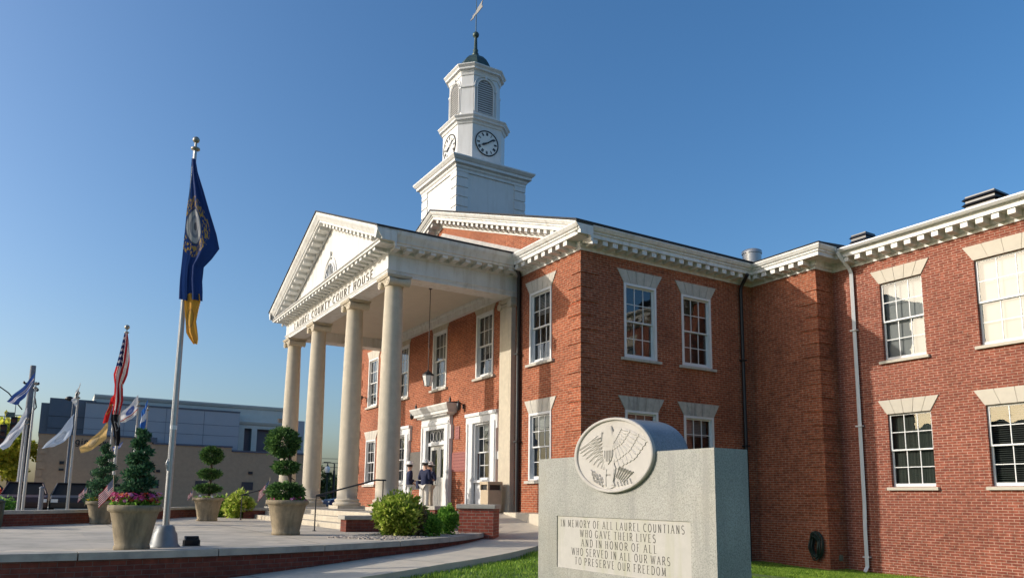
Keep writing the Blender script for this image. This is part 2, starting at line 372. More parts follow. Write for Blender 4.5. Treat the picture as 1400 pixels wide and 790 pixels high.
def put_text(mb,t,h,x0,z0,T,w=.09,depth=.004,cond=1.0,sp=.16,width=None,serif=True,mi=0):
    """strokes on a plane; T(point,lift) maps (x,z) and a lift from the plane to 3D"""
    if width:
        W=text_width(t,h,cond,sp); k=width/W
    else: k=1
    x=x0; q=0
    for c in t:
        if c==' ': x+=.36*h*cond/.8*k; continue
        gw,strokes=GL[c]
        for st in strokes:
            q+=1
            pts=[(x+p[0]*h*cond*k,z0+p[1]*h) for p in st]
            thin = len(st)==2 and (abs(st[0][1]-st[1][1])<.01 or (c in 'AMNVWX' and (st[1][0]-st[0][0])*(st[1][1]-st[0][1])>0))
            ribbon(mb,pts,w*h*((.9 if depth>.01 else .6) if thin else 1),-.001,depth+.0003*(q%5),T,mi)
            if serif and len(st)==2 and c in SERIF and abs(st[0][1]-st[1][1])>.4:
                for e in st:
                    if e[1]<.02 or e[1]>.98:
                        if c in 'AVWM' and (0.05<e[1]<.9): continue
                        if c=='A' and e[1]>.9 or c=='V' and e[1]<.1 or c=='Y' and e[1]<.6 and e[1]>.4: continue
                        q+=1
                        cx=x+e[0]*h*cond*k; zz=z0+e[1]*h+(.03*h if e[1]<.5 else -.03*h)
                        ribbon(mb,[(cx-.10*h*cond*k,zz),(cx+.10*h*cond*k,zz)],.05*h,-.001,depth+.0016+.0003*(q%5),T,mi)
        x+=(gw*cond+sp)*h*k

# ------------------------------------------------------------------ wall with openings
def wall(mb,O,U,Nn,u0,u1,z0,z1,holes,depth=.55,rev=.16,mi=0,mdark=1,mrev=None):
    """flat wall facing Nn; every hole becomes a lined niche with a dark back"""
    O=Vector(O);U=Vector(U);Nn=Vector(Nn)
    P=lambda u,z,d=0:O+U*u+Vector((0,0,z))-Nn*d
    us=sorted({u0,u1,*[h[0] for h in holes],*[h[1] for h in holes]}); zs=sorted({z0,z1,*[h[2] for h in holes],*[h[3] for h in holes]})
    us=[u for u in us if u0<=u<=u1]; zs=[z for z in zs if z0<=z<=z1]
    for a,b in zip(us,us[1:]):
        for c,d in zip(zs,zs[1:]):
            um,zm=(a+b)/2,(c+d)/2
            if any(h[0]<um<h[1] and h[2]<zm<h[3] for h in holes): continue
            mb.add([P(a,c),P(b,c),P(b,d),P(a,d)],[(0,1,2,3)],mi,uvs=[[(a,c),(b,c),(b,d),(a,d)]])
    mr=mi if mrev is None else mrev
    for a,b,c,d in holes:
        for lo,hi,mm in ((0,rev,mr),(rev,depth,mdark)):
            mb.add([P(a,c,lo),P(a,c,hi),P(a,d,hi),P(a,d,lo)],[(0,1,2,3)],mm)
            mb.add([P(b,c,lo),P(b,d,lo),P(b,d,hi),P(b,c,hi)],[(0,1,2,3)],mm)
            mb.add([P(a,c,lo),P(b,c,lo),P(b,c,hi),P(a,c,hi)],[(0,1,2,3)],mm)
            mb.add([P(a,d,lo),P(a,d,hi),P(b,d,hi),P(b,d,lo)],[(0,1,2,3)],mm)
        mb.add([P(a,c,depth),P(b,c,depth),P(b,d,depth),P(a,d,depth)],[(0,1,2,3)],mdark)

def window(parent,loc,rot,w,h,cols=3,rows=2,mould=.075,lintel='stone',sill=M_sill,blind=None,inset=.05,lin_h=.40,sill_ov=.13,seg=5,curt=.4):
    """double-hung sash window; local x along the wall, -y outwards, z up from the opening's foot"""
    mb=MB(); x0,x1=-w/2,w/2
    if mould:
        mb.box(x0,x0+mould,-.028,.10,0,h); mb.box(x1-mould,x1,-.028,.10,0,h); mb.box(x0+mould,x1-mould,-.025,.10,h-mould,h); mb.box(x0+mould,x1-mould,-.02,.10,0,.035)
        a,b,zb,zt=x0+mould,x1-mould,.035,h-mould
    else: a,b,zb,zt=x0,x1,0,h
    mid=(zb+zt)/2; pan=MB()
    for (c,d,y) in ((mid-.02,zt,inset),(zb,mid+.02,inset+.045)):
        st=.05; br=.09 if c==zb else .042
        mb.box(a,a+st,y,y+.04,c,d); mb.box(b-st,b,y,y+.04,c,d); mb.box(a+st,b-st,y+.002,y+.038,d-.045,d); mb.box(a+st,b-st,y+.002,y+.038,c,c+br)
        for i in range(1,cols):
            x=a+st+(b-a-2*st)*i/cols; mb.box(x-.011,x+.011,y+.006,y+.03,c+br,d-.045)
        for j in range(1,rows):
            z=c+br+(d-.045-c-br)*j/rows; mb.box(a+st,b-st,y+.009,y+.027,z-.011,z+.011)
        pan.add([(a+st-.01,y+.018,c+br-.01),(b-st+.01,y+.018,c+br-.01),(b-st+.01,y+.018,d-.04),(a+st-.01,y+.018,d-.04)],[(0,1,2,3)])
    win=mb.build('window',M_trim,parent,loc,rot)
    pan.build('pane',M_glass,win,recalc=False)
    if sill is not None:
        s=MB(); s.hexa([(x0-sill_ov,-.10,-.10),(x1+sill_ov,-.10,-.10),(x1+sill_ov,.08,-.10),(x0-sill_ov,.08,-.10),(x0-sill_ov,-.10,-.02),(x1+sill_ov,-.10,-.02),(x1+sill_ov,.08,-.002),(x0-sill_ov,.08,-.002)]); s.build('sill',sill,win)
    if lintel:
        l=MB(); fl=.26
        for i in range(seg):
            f0,f1=i/seg,(i+1)/seg; g=.008
            bx=lambda f:x0-.01+(w+.02)*f; tx=lambda f:x0-fl+(w+2*fl)*f
            l.hexa([(bx(f0)+g,-.03,h+.003),(bx(f1)-g,-.03,h+.003),(bx(f1)-g,.06,h+.003),(bx(f0)+g,.06,h+.003),(tx(f0)+g,-.03,h+lin_h),(tx(f1)-g,-.03,h+lin_h),(tx(f1)-g,.06,h+lin_h),(tx(f0)+g,.06,h+lin_h)])
        l.box(x0-.0,x1+.0,-.018,.05,h+.01,h+lin_h-.015)
        l.build('lintel',lintel,win)
    if blind:
        bb=MB(); y=inset+.16
        if blind=='full':
            n=24; pts=[(a+.02+(b-a-.04)*i/n,y+.006*math.sin(i*1.3)) for i in range(n+1)]
            bb.add([(px,py,zb) for px,py in pts]+[(px,py,zt) for px,py in pts],[(i,i+1,n+2+i,n+1+i) for i in range(n)],0,True)
            bb.build('roller_shade',M_blind,win,recalc=False)
        elif blind=='half':
            lo=zb if blind=='full' else zt-(zt-zb)*curt
            n=int((zt-lo)/.05)
            for i in range(n):
                z=lo+.05*i; bb.add([(a+.03,y,z),(b-.03,y,z),(b-.03,y+.02,z+.048),(a+.03,y+.02,z+.048)],[(0,1,2,3)])
            bb.build('blind',M_blind,win,recalc=False)
        elif blind=='open':
            n=int((zt-zb)/.055)
            for i in range(n):
                z=zb+.055*i; bb.add([(a+.03,y,z),(b-.03,y,z),(b-.03,y+.035,z+.02),(a+.03,y+.035,z+.02)],[(0,1,2,3)])
            bb.build('blind',M_blindd,win,recalc=False)
        elif blind=='curtain':
            pts=[]; n=40
            for i in range(n+1):
                x=a+.02+(b-a-.04)*i/n; pts.append((x,y+.03*math.sin(i*1.9)+.012*math.sin(i*.7)))
            lo=zt-(zt-zb)*curt
            bb.add([(px,py,lo) for px,py in pts]+[(px,py,zt) for px,py in pts],[(i,i+1,n+2+i,n+1+i) for i in range(n)],0,True)
            bb.build('curtain',M_curtain,win,recalc=False)
    return win
# ================================================================== COURTHOUSE
XC=-9.08; ZF=7.2; FLOOR=-.42; PLZ=-.87
W0=-18.16; L1=7.148; W2=2.493; L2=7.991
ch=empty('courthouse',(XC,0,-.9),'red brick courthouse with white columned portico and clock tower','building')
chp=bpy.data.objects.new('tmp',None)
def par(o):   # parts are modelled in world coordinates
    o.parent=ch; o.matrix_parent_inverse=Matrix.Translation((-XC,0,.9)); return o
class _P: pass
def B(mb,name,mats,**k): return par(mb.build(name,mats,None,**k))
# openings: (u0,u1,z0,z1)
UP=(4.22,6.49); LO=(.60,2.655); WW=1.21
fx=[-2.057,-5.545,XC,-2*9.08+5.545,-2*9.08+2.057]
holes=[(x-WW/2,x+WW/2,*UP) for x in fx]+[(x-WW/2,x+WW/2,*LO) for x in (fx[0],fx[4])]
tallw=[fx[1],fx[3]]
holes+=[(x-.60,x+.60,FLOOR,2.62) for x in tallw]+[(XC-.80,XC+.80,FLOOR,2.62)]
mb=MB()
wall(mb,(0,0,0),(1,0,0),(0,-1,0),W0,0,-2.3,ZF+.3,holes)
sx=[2.23,4.56]
wall(mb,(0,0,0),(0,1,0),(1,0,0),0,L1,-2.3,ZF+.3,[(y-.635,y+.635,*UP) for y in sx]+[(y-.635,y+.635,*LO) for y in sx])
wall(mb,(0,L1,0),(1,0,0),(0,-1,0),0,W2,-2.3,ZF+.3,[])
mb.add([(W0,0,-2.3),(W0,13.6,-2.3),(W0,13.6,ZF+.5),(W0,0,ZF+.5)],[(0,1,2,3)])
mb.add([(W0,13.6,-2.3),(0,13.6,-2.3),(0,13.6,ZF+.5),(W0,13.6,ZF+.5)],[(0,1,2,3)])
mb.add([(W2,L1,-2.3),(W2,L2,-2.3),(W2,L2,ZF+.3),(W2,L1,ZF+.3)],[(0,1,2,3)])
# brick tympanum of the main gable
gz=lambda x:7.79+.364*(.60-x) if x>XC else 7.79+.364*(.60-(2*XC-x))
mb.add([(W0,-.004,ZF+.3),(0,-.004,ZF+.3),(0,-.004,gz(0)-.3),(XC,-.004,gz(XC)-.3),(W0,-.004,gz(W0)-.3)],[(0,1,2,3,4)])
mb.add([(W0,13.6,ZF+.5),(0,13.6,ZF+.5),(XC,13.6,gz(XC)-.3)],[(0,1,2)])
# brick quoins with sunk joints, 20 mm proud
def quoins(path_corner,dirs,z0,z1,step=.4175,gap=.075):
    (cx,cy)=path_corner; k=0; z=z0
    while z+step-gap<=z1+.01:
        ln=.62 if k%2==0 else .42
        (ax,ay),(bx,by)=dirs; p=.034
        # front leg
        if ax: mb.box(cx-ax*p,cx+ax*ln,cy-by*p,cy+by*.002,z,z+step-gap)
        if by: mb.box(cx-ax*p,cx+ax*.002,cy+by*.0021,cy+by*(1.04-ln),z,z+step-gap)
        z+=step; k+=1
quoins((0,0),((-1,0),(0,1)),-.548,ZF-.02)
quoins((W2,L1),((-1,0),(0,1)),-.548,ZF-.02)
quoins((W0,0),((1,0),(0,1)),-.548,ZF-.02)
B(mb,'brick_wall',[M_brick,M_dark],recalc=False)
wt=MB(); wt.sweep([(W0,0),(0,0),(0,L1),(W2,L1),(W2,L2)],[(0,-.53),(.035,-.55),(.045,-.60),(.045,-2.3)],ends=False); B(wt,'water_table',M_brick,recalc=False)

# ---- windows
def place_window(x,y,rot,z,w,h,**k):
    o=window(None,(x,y,z),rot,w,h,**k); par(o); return o
hU=UP[1]-UP[0]; hL=LO[1]-LO[0]
for i,x in enumerate(fx):
    place_window(x,0,0,UP[0],WW,hU,lintel=M_lime if i in(1,2,3) else M_sill,blind='half' if i in (1,2,3) else 'half',curt=[.30,.62,.45,.5,.4][i])
for i in (0,4): place_window(fx[i],0,0,LO[0],WW,hL,lintel=M_sill,blind='half',curt=.22)
for y in sx:
    place_window(0,y,PI/2,UP[0],1.27,hU,lintel=M_lintel_grey if False else M_sill,blind=None)
    place_window(0,y,PI/2,LO[0],1.27,hL,lintel=M_lintel_grey,blind='half',curt=.28)
# tall surrounds with panelled aprons
for x in tallw:
    o=window(None,(x,0,.62),0,1.20,2.0,lintel=None,sill=None,mould=.06,inset=.10,blind='half',curt=.1); par(o)
    s=MB()
    s.box(x-1.02,x-.60,-.11,.10,FLOOR,2.62); s.box(x+.60,x+1.02,-.11,.10,FLOOR,2.62); s.box(x-1.02,x+1.02,-.112,.10,2.62,2.97)
    s.box(x-.98,x-.90,-.15,-.11,FLOOR,2.62); s.box(x+.90,x+.98,-.15,-.11,FLOOR,2.62)
    s.box(x-1.10,x-1.02,-.10,.02,2.35,2.97); s.box(x+1.02,x+1.10,-.10,.02,2.35,2.97)
    s.box(x-1.10,x+1.10,-.16,-.112,2.86,2.975)
    s.box(x-.60,x+.60,.03,.14,FLOOR,.62); s.box(x-.62,x+.62,-.06,.03,.56,.62)
    for a,b in ((-.52,-.06),(.06,.52)): s.box(x+a,x+b,.015,.03,FLOOR+.15,.48)
    ss=s.build('window_surround',M_trim,None); ss.parent=o; ss.matrix_parent_inverse=Matrix.Translation((-x,0,-.62))
# doorway
s=MB(); x=XC
s.box(x-1.22,x-.80,-.14,.12,FLOOR,2.62); s.box(x+.80,x+1.22,-.14,.12,FLOOR,2.62); s.box(x-1.22,x+1.22,-.142,.12,2.62,3.08)
s.box(x-1.16,x-1.06,-.18,-.14,FLOOR,2.75); s.box(x+1.06,x+1.16,-.18,-.14,FLOOR,2.75); s.box(x-1.16,x+1.16,-.18,-.142,2.78,2.90)
s.box(x-1.30,x-1.22,-.12,.02,2.2,2.72); s.box(x+1.22,x+1.30,-.12,.02,2.2,2.72)
s.box(x-.80,x+.80,-.04,.12,2.02,2.14)
par(s.build('door_surround',M_trim,None))
s=MB(); s.sweep([(x-1.28,0),(x-1.28,-.14),(x+1.28,-.14),(x+1.28,0)],[(0,3.08),(.05,3.08),(.08,3.13),(.22,3.16),(.22,3.25),(.26,3.28),(.36,3.44),(.36,3.49),(0,3.50)],ends=True)
s.add([(x-1.64,-.5,3.488),(x+1.64,-.5,3.488),(x+1.64,0,3.56),(x-1.64,0,3.56)],[(0,1,2,3)])
for i in range(26):
    xx=x-1.32+2.64*(i+.5)/26; s.box(xx-.028,xx+.028,-.30,-.21,3.085,3.155)
hood=par(s.build('door_hood',M_white,None))
for sx_ in (-1,1):
    f=MB(); f.lathe([(.05,0),(.07,.02),(.03,.06),(.055,.12),(.02,.2),(.006,.27)],10,(x+sx_*1.5,-.28,3.50)); o=f.build('finial',M_iron,None); o.parent=hood
tr=MB(); tr.box(x-.78,x+.78,.06,.09,2.16,2.60)
for i in range(7):
    xx=x-.70+i*.2; 
tw=par(tr.build('transom_window',M_glass,None)); tw.data.materials[0]=simple('dark_glass',(.02,.022,.026),.05,.1,3)
tf=MB()
for i in range(5):
    xx=x-.6+i*.3; tf.tube([(xx+.14*math.cos(2*PI*k/16),.04,2.38+.2*math.sin(2*PI*k/16)) for k in range(17)],.014,6)
tf.box(x-.8,x+.8,.03,.07,2.14,2.18); tf.box(x-.8,x+.8,.03,.07,2.58,2.62)
o=tf.build('tracery',M_trim,None); o.parent=tw
for k,sg in enumerate((-1,1)):
    d=MB(); a,b=(x-.79,x-.01) if sg<0 else (x+.01,x+.79)
    d.box(a,a+.14,.06,.11,FLOOR,2.02); d.box(b-.14,b,.06,.11,FLOOR,2.02); d.box(a+.14,b-.14,.06,.11,1.86,2.02); d.box(a+.14,b-.14,.06,.11,FLOOR,FLOOR+.30); d.box(a+.14,b-.14,.06,.11,.62,.80)
    d.box(a+.14,b-.14,.075,.10,FLOOR+.30,.62)
    dd=par(d.build('door',M_door,None))
    g=MB(); g.add([(a+.14,.09,.80),(b-.14,.09,.80),(b-.14,.09,1.86),(a+.14,.09,1.86)],[(0,1,2,3)]); o=g.build('glazing',M_glass,None,recalc=False); o.parent=dd
    h=MB(); hx=b-.08 if sg<0 else a+.08; h.tube([(hx,.06,.50),(hx,.0,.50),(hx,.0,.80),(hx,.06,.80)],.013,6); o=h.build('handle',M_steel,None); o.parent=dd

# ---- main cornice with modillions
PROF=[(0,7.20),(.035,7.20),(.035,7.265),(.085,7.31),(.085,7.43),(.12,7.45),(.46,7.45),(.46,7.555),(.50,7.585),(.50,7.62),(.545,7.65),(.60,7.74),(.60,7.775),(0,7.80)]
FULL=[(-3.42,0),(0,0),(0,L1),(W2,L1),(W2,L2),(17,L2)]
def modillions(mb,path,prof_o=(.09,.42),z=(7.295,7.449),sp=.375,w=.185,a=0,b=None,mi=0,inset0=.2,inset1=.2,scroll=True):
    segs=len(path)-1
    for i in range(a,b if b is not None else segs):
        p,q=Vector(path[i]),Vector(path[i+1]); d=(q-p); ln=d.length; d.normalize(); n=Vector((d.y,-d.x)); 
        if ln<.5: continue
        s0=inset0; cnt=max(1,round((ln-inset0-inset1)/sp)); 
        for k in range(cnt+1):
            c=p+d*(inset0+(ln-inset0-inset1)*k/cnt)
            A=lambda o,t,zz:(c.x+n.x*o+d.x*t,c.y+n.y*o+d.y*t,zz)
            h=w/2; o0,o1=prof_o; z0,z1=z
            mb.hexa([A(o0,-h,z0-.01),A(o1,-h,z0+.012),A(o1,h,z0+.012),A(o0,h,z0-.01),A(o0,-h,z1),A(o1,-h,z1),A(o1,h,z1),A(o0,h,z1)],mi)
mb=MB(); mb.sweep(FULL,PROF,0,4); modillions(mb,FULL,b=3); B(mb,'cornice',M_white)
mb=MB(); mb.sweep([(W0,13.6),(W0,0),(2*XC+3.42,0)],PROF); modillions(mb,[(W0,0),(2*XC+3.42,0)]); B(mb,'cornice',M_white)

def rake(mb,xs,zs,xe,ze,Y,prof,mi=0):
    v=[(xs,Y-o,zs+h) for o,h in prof]+[(xe,Y-o,ze+h) for o,h in prof]; m=len(prof)
    mb.add(v,[(k,m+k,m+k+1,k+1) for k in range(m-1)]+[tuple(range(m)),tuple(range(2*m-1,m-1,-1))],mi)
def rake_blocks(mb,xs,zs,xe,ze,Y,o0,o1,h0,h1,sp,w,skip=.3,mi=0):
    n=int((abs(xe-xs)-skip-.1)/sp); sl=(ze-zs)/(xe-xs); sg=1 if xe>xs else -1
    for k in range(n+1):
        c=xs+sg*(skip+k*sp); a,b=c-w/2,c+w/2
        za=zs+sl*(a-xs); zb=zs+sl*(b-xs)
        mb.hexa([(a,Y-o1,za+h0),(b,Y-o1,zb+h0),(b,Y-o0,zb+h0),(a,Y-o0,za+h0),(a,Y-o1,za+h1),(b,Y-o1,zb+h1),(b,Y-o0,zb+h1),(a,Y-o0,za+h1)],mi)
RPROF=[(0,.0),(.60,0),(.60,-.035),(.545,-.125),(.50,-.155),(.50,-.19),(.46,-.22),(.46,-.325),(.12,-.325),(.085,-.345),(.085,-.465),(.035,-.51),(.035,-.575),(0,-.575)]
mb=MB(); zt=7.79
for sgn in (1,-1):
    xs=XC+sgn*(.60-XC); za=zt+.364*(.60-XC)
    rake(mb,xs,zt-.01,XC,za-.01,0,RPROF)
    rake_blocks(mb,xs,zt-.01,XC,za-.01,0,.09,.40,-.45,-.326,.36,.16,1.5)
B(mb,'gable_cornice',M_white)
# ---- roofs
mb=MB(); za=zt+.364*(.60-XC)
for sgn in (1,-1):
    xe=XC+sgn*(.62-XC); 
    mb.hexa([(xe,-.62,zt+.0),(xe,14,zt+.0),(XC,14,za+.0),(XC,-.62,za+.0),(xe,-.62,zt+.055),(xe,14,zt+.055),(XC,14,za+.055),(XC,-.62,za+.055)])
# low roof over the link block
rz=7.79
mb.add([(.55,L1-.62,rz+.02),(W2+.61,L1-.62,rz+.02),(W2+.61,L2+.4,rz+.02),(W2+.2,11,rz+.55),(.55,11,rz+.55),(1.2,L1+2.4,rz+.50)],[(0,1,5),(1,2,3,5),(0,5,4),(5,3,4)])
mb.sweep([(.6,L1-.61),(W2+.61,L1-.61),(W2+.61,L2)],[(-.02,rz),(.0,rz-.01),(.012,rz+.025),(-.05,rz+.035)])
B(mb,'shingle_roof',M_shingle)

# ---- portico
XP,XQ,YP=-3.45,2*XC+3.45,-4.56
mb=MB()
OUT=[(XQ,0),(XQ,YP),(XP,YP),(XP,0)]
AR=[(-.62,6.58),(0,6.58),(0,6.66),(.018,6.66),(.018,6.70),(.035,6.71),(.05,6.73),(.05,6.745),(0,6.75),(0,7.20),(.03,7.215),(.03,7.235),(.06,7.25),(.06,7.36),(.09,7.375)]
mb.sweep(OUT,AR)
GE=[(.05,7.372),(.47,7.372),(.47,7.425),(.52,7.455),(.52,7.475),(.03,7.50)]
mb.sweep(OUT,GE)
modillions(mb,OUT,(.05,.43),(7.265,7.371),.38,.18,0,3,inset0=.10,inset1=.10)
# cyma gutters on both eaves
CY=[(.40,7.474),(.50,7.476),(.54,7.56),(.60,7.66),(.62,7.74),(.62,7.785),(.40,7.79)]
mb.sweep([(XQ,0),(XQ,YP-.62)],CY); mb.sweep([(XP,YP-.62),(XP,0)],CY)
# inner beam faces and the beam along the wall
t=.62
mb.box(XP-t-.003,XP-t+.02,YP+t,-.25,6.582,7.05); mb.box(XQ+t-.02,XQ+t+.003,YP+t,-.25,6.582,7.05)
mb.box(XQ+t,XP-t,YP+t-.02,YP+t+.003,6.582,7.05); mb.box(XQ+t-.1,XP-t+.1,-.20,-.005,6.70,7.05)
mb.box(XQ+t-.1,XP-t+.1,-.26,-.201,6.90,7.05)
B(mb,'entablature',M_white)
mb=MB(); mb.box(XQ+.3,XP-.3,YP+.3,-.01,7.0,7.06); B(mb,'portico_ceiling',M_ceiling)
# rakes and tympanum
PS=.40; hx=XP+.62; pz=lambda x:7.79+PS*(hx-x)
PR=[(0,0),(.62,0),(.62,-.045),(.60,-.11),(.54,-.20),(.50,-.275),(.47,-.285),(.47,-.36),(.10,-.36),(.06,-.375),(.06,-.475),(.03,-.51),(0,-.51)]
mb=MB()
for sgn in (1,-1):
    xs=XC+sgn*(hx-XC)
    rake(mb,xs,7.782,XC,pz(XC)-.008,YP,PR); rake_blocks(mb,xs,7.782,XC,pz(XC)-.008,YP,.06,.40,-.475,-.362,.37,.17,1.15)
mb.prism([(XQ+.05,7.45),(XP-.05,7.45),(XC,pz(XC)-.35)],YP+.02,YP+.2,'y')
ped=B(mb,'pediment',M_white)
# fan window in the tympanum
f=MB(); c=(XC,YP,7.62)
def arc(r,n=20,rz_=1.35): return [(XC+r*math.cos(PI*k/n),7.62+rz_*r*math.sin(PI*k/n)) for k in range(n+1)]
f.tube([(x_,YP,z_) for x_,z_ in arc(.62)],.045,6); f.tube([(x_,YP,z_) for x_,z_ in arc(.78)],.03,6); f.box(XC-.7,XC+.7,YP-.04,YP+.02,7.57,7.63)
for k in range(1,8):
    a=PI*k/8; f.tube([(XC,YP,7.62),(XC+.6*math.cos(a),YP,7.62+1.35*.6*math.sin(a))],.016,5)
f.hexa([(XC-.06,YP-.06,8.62),(XC+.06,YP-.06,8.62),(XC+.06,YP+.01,8.62),(XC-.06,YP+.01,8.62),(XC-.11,YP-.06,8.86),(XC+.11,YP-.06,8.86),(XC+.11,YP+.01,8.86),(XC-.11,YP+.01,8.86)])
o=f.build('fan_window',M_trim,None); o.parent=ped
g=MB(); g.prism(arc(.61),YP+.010,YP+.016,'y'); o=g.build('fan_pane',simple('pediment_glass',(.05,.06,.07),.2,.1,4),None); o.parent=ped
mb=MB()
for sgn in (1,-1):
    xe=XC+sgn*(hx+.02-XC); y0,y1=YP-.65,-.005
    za_=pz(XC)
    mb.hexa([(xe,y0,7.787),(xe,y1,7.787),(XC,y1,za_),(XC,y0,za_),(xe,y0,7.835),(xe,y1,7.835),(XC,y1,za_+.05),(XC,y0,za_+.05)])
B(mb,'portico_roof',M_shingle)
fl=MB()
for sgn in (1,-1):
    xe=XC+sgn*(hx-XC); fl.hexa([(xe,-.03,7.835),(xe,-.006,7.835),(XC,-.006,za_+.05),(XC,-.03,za_+.05),(xe,-.03,7.98),(xe,-.006,7.98),(XC,-.006,za_+.2),(XC,-.03,za_+.2)])
B(fl,'roof_flashing',simple('lead_flashing',(.40,.38,.36),.6,.2,6))
# frieze lettering
mb=MB(); T=lambda p,l:(p[0],YP-l,p[1])
put_text(mb,'LAUREL COUNTY COURT HOUSE',.265,-13.42,6.785,T,w=.14,depth=.02,cond=.86,sp=.30,width=8.75)
B(mb,'lettering',M_bronze)
# columns
CX=[XC+5.38,XC+2.0,XC-2.0,XC-5.38]; CYC=-4.24
def column():
    sh=MB(); prof=[(.335,0),(.335,.4),(.334,1.4),(.328,2.6),(.315,3.8),(.296,5.0),(.272,6.05),(.268,6.2)]
    sh.lathe([(.37,-.02),(.345,.03)]+prof,36)
    o=sh.build('column',M_lime,None)
    for z in (): pass
    b=MB(); b.box(-.46,.46,-.46,.46,-.30,-.20); b.lathe([(.44,-.20),(.462,-.17),(.462,-.13),(.43,-.105),(.395,-.095),(.385,-.07),(.40,-.05),(.41,-.03),(.40,-.01),(.36,.01)],32)
    ob=b.build('column_base',M_lime,None); ob.parent=o
    c=MB(); zc=6.2
    c.lathe([(.275,zc-.04),(.30,zc-.03),(.30,zc),(.285,zc+.02),(.33,zc+.08),(.36,zc+.13)],28)
    for sg in (-1,1):
        for yy in (-1,1):
            cx=.33*sg; cz=zc+.06
            # volute spiral as a stack of turning rings on the face
            pts=[(cx+sg*(.135-.0175*k*.55)*math.cos(.6*k+PI/2)*1.0,yy*.34,cz+(.135-.0175*k*.55)*math.sin(.6*k+PI/2)) for k in range(14)]
            c.tube(pts,.022,5)
        # bolster
        vs=[];n=16
        st=[(-.345,.135),(-.20,.115),(0,.085),(.20,.115),(.345,.135)]
        for yy,r in st: vs+=[(.33*sg+r*math.cos(2*PI*k/n),yy,zc+.06+r*math.sin(2*PI*k/n)) for k in range(n)]
        fs=[(i*n+k,i*n+(k+1)%n,(i+1)*n+(k+1)%n,(i+1)*n+k) for i in range(4) for k in range(n)]+[tuple(range(n)),tuple(range(5*n-1,4*n-1,-1))]
        c.add(vs,fs,0,False)
    c.box(-.34,.34,-.33,.33,zc+.10,zc+.165); c.box(-.42,.42,-.38,.38,zc+.167,zc+.205); c.box(-.44,.44,-.40,.40,zc+.206,zc+.245)
    oc=c.build('capital',M_lime,None); oc.parent=o
    return o
c0=column(); c0.location=(CX[0],CYC,FLOOR+.30+.062)
c0.scale=(1,1,(6.578-.0-(FLOOR+.30+.062))/6.445)
par(c0)
for x_ in CX[1:]:
    c=copy_tree(c0); c.location.x=x_; c.parent=ch; c.matrix_parent_inverse=Matrix.Translation((-XC,0,.9))
# pilasters
for sgn in (1,-1):
    x_=XC+sgn*5.20; p=MB(); p.box(x_-.36,x_+.36,-.17,.0,FLOOR,6.28); p.box(x_-.42,x_+.42,-.22,0.001,FLOOR,FLOOR+.16); p.box(x_-.39,x_+.39,-.20,0.002,FLOOR+.16,FLOOR+.26)
    p.box(x_-.40,x_+.40,-.21,0.003,6.42,6.578); p.box(x_-.38,x_+.38,-.19,.001,6.28,6.33)
    o=par(p.build('pilaster',M_lime,None))
    cp=MB()
    for s2 in (-1,1): cp.lathe([(.001,-.03),(.12,-.03),(.13,.0),(.12,.03),(.001,.03)],14,(0,0,0)); 
    vs=cp.v; cp2=MB()
    for s2 in (-1,1):
        pts=[(x_+s2*.33+.12*math.cos(2*PI*k/16),0,6.36+.12*math.sin(2*PI*k/16)) for k in range(16)]
        cp2.add([(a,-.24,c_) for a,_,c_ in pts]+[(a,-.01,c_) for a,_,c_ in pts],[tuple(range(16)),tuple(range(31,15,-1))]+[(k,k+16,(k+1)%16+16,(k+1)%16) for k in range(16)])
    cp2.box(x_-.36,x_+.36,-.225,-.02,6.335,6.385)
    oc=cp2.build('pilaster_capital',M_lime,None); oc.parent=o
# downspouts
def downspout(pts,r,mat,name='downspout'):
    d=MB(); d.tube(pts,r,8)
    for z in (1.8,4.6):
        i=[p for p in pts]; d.box(pts[-1][0]-r*1.5,pts[-1][0]+r*1.5,pts[-1][1]-r*1.4,pts[-1][1]+r*1.4,z,z+.05)
    return d.build(name,mat,None)
par(downspout([(-2.93,-.42,7.50),(-2.98,-.30,7.36),(-3.12,-.13,7.22),(-3.20,-.09,7.10),(-3.20,-.09,3),(-3.20,-.09,FLOOR+.0)],.07,M_black))
par(downspout([(.50,6.42,7.42),(.32,6.50,7.30),(.14,6.55,7.15),(.09,6.55,7.0),(.09,6.55,3),(.09,6.55,-1.9)],.06,M_black))

# ---- clock tower
XT,YT=-9.74,1.66; h=1.58
def octa(a,c): return [(XT-c,YT-a),(XT+c,YT-a),(XT+a,YT-c),(XT+a,YT+c),(XT+c,YT+a),(XT-c,YT+a),(XT-a,YT+c),(XT-a,YT-c)]
M_tow=simple('tower_paint',(.68,.68,.665),.5,.04,2,stain=(.60,.59,.565),streak=True)
t0=MB(); t0.box(XT-h,XT+h,YT-h,YT+h,8.5,13.0)
sq=lambda q:[(XT-q,YT-q),(XT+q,YT-q),(XT+q,YT+q),(XT-q,YT+q)]
t0.sweep(sq(h),[(0,12.82),(.05,12.82),(.05,12.92),(.10,12.98),(.10,13.06),(.22,13.10),(.22,13.20),(.26,13.23),(.34,13.33),(.34,13.38),(0,13.42)],closed=True)
z=9.4
while z<12.7:
    for sx_ in (-1,1):
        for sy in (-1,1):
            ln=.50; x0=XT+sx_*(h-ln); x1=XT+sx_*(h+.035); y0=YT+sy*(h-ln); y1=YT+sy*(h+.035)
            t0.box(x0,x1,YT+sy*(h-.01),y1,z,z+.34); t0.box(XT+sx_*(h-.01),x1,y0,YT+sy*(h-.011),z,z+.34)
    z+=.40
t0.add([(XT-h-.3,YT-h-.3,13.40),(XT+h+.3,YT-h-.3,13.40),(XT+h+.3,YT+h+.3,13.40),(XT-h-.3,YT+h+.3,13.40)],[(0,1,2,3)])
tw=B(t0,'clock_tower',M_tow)
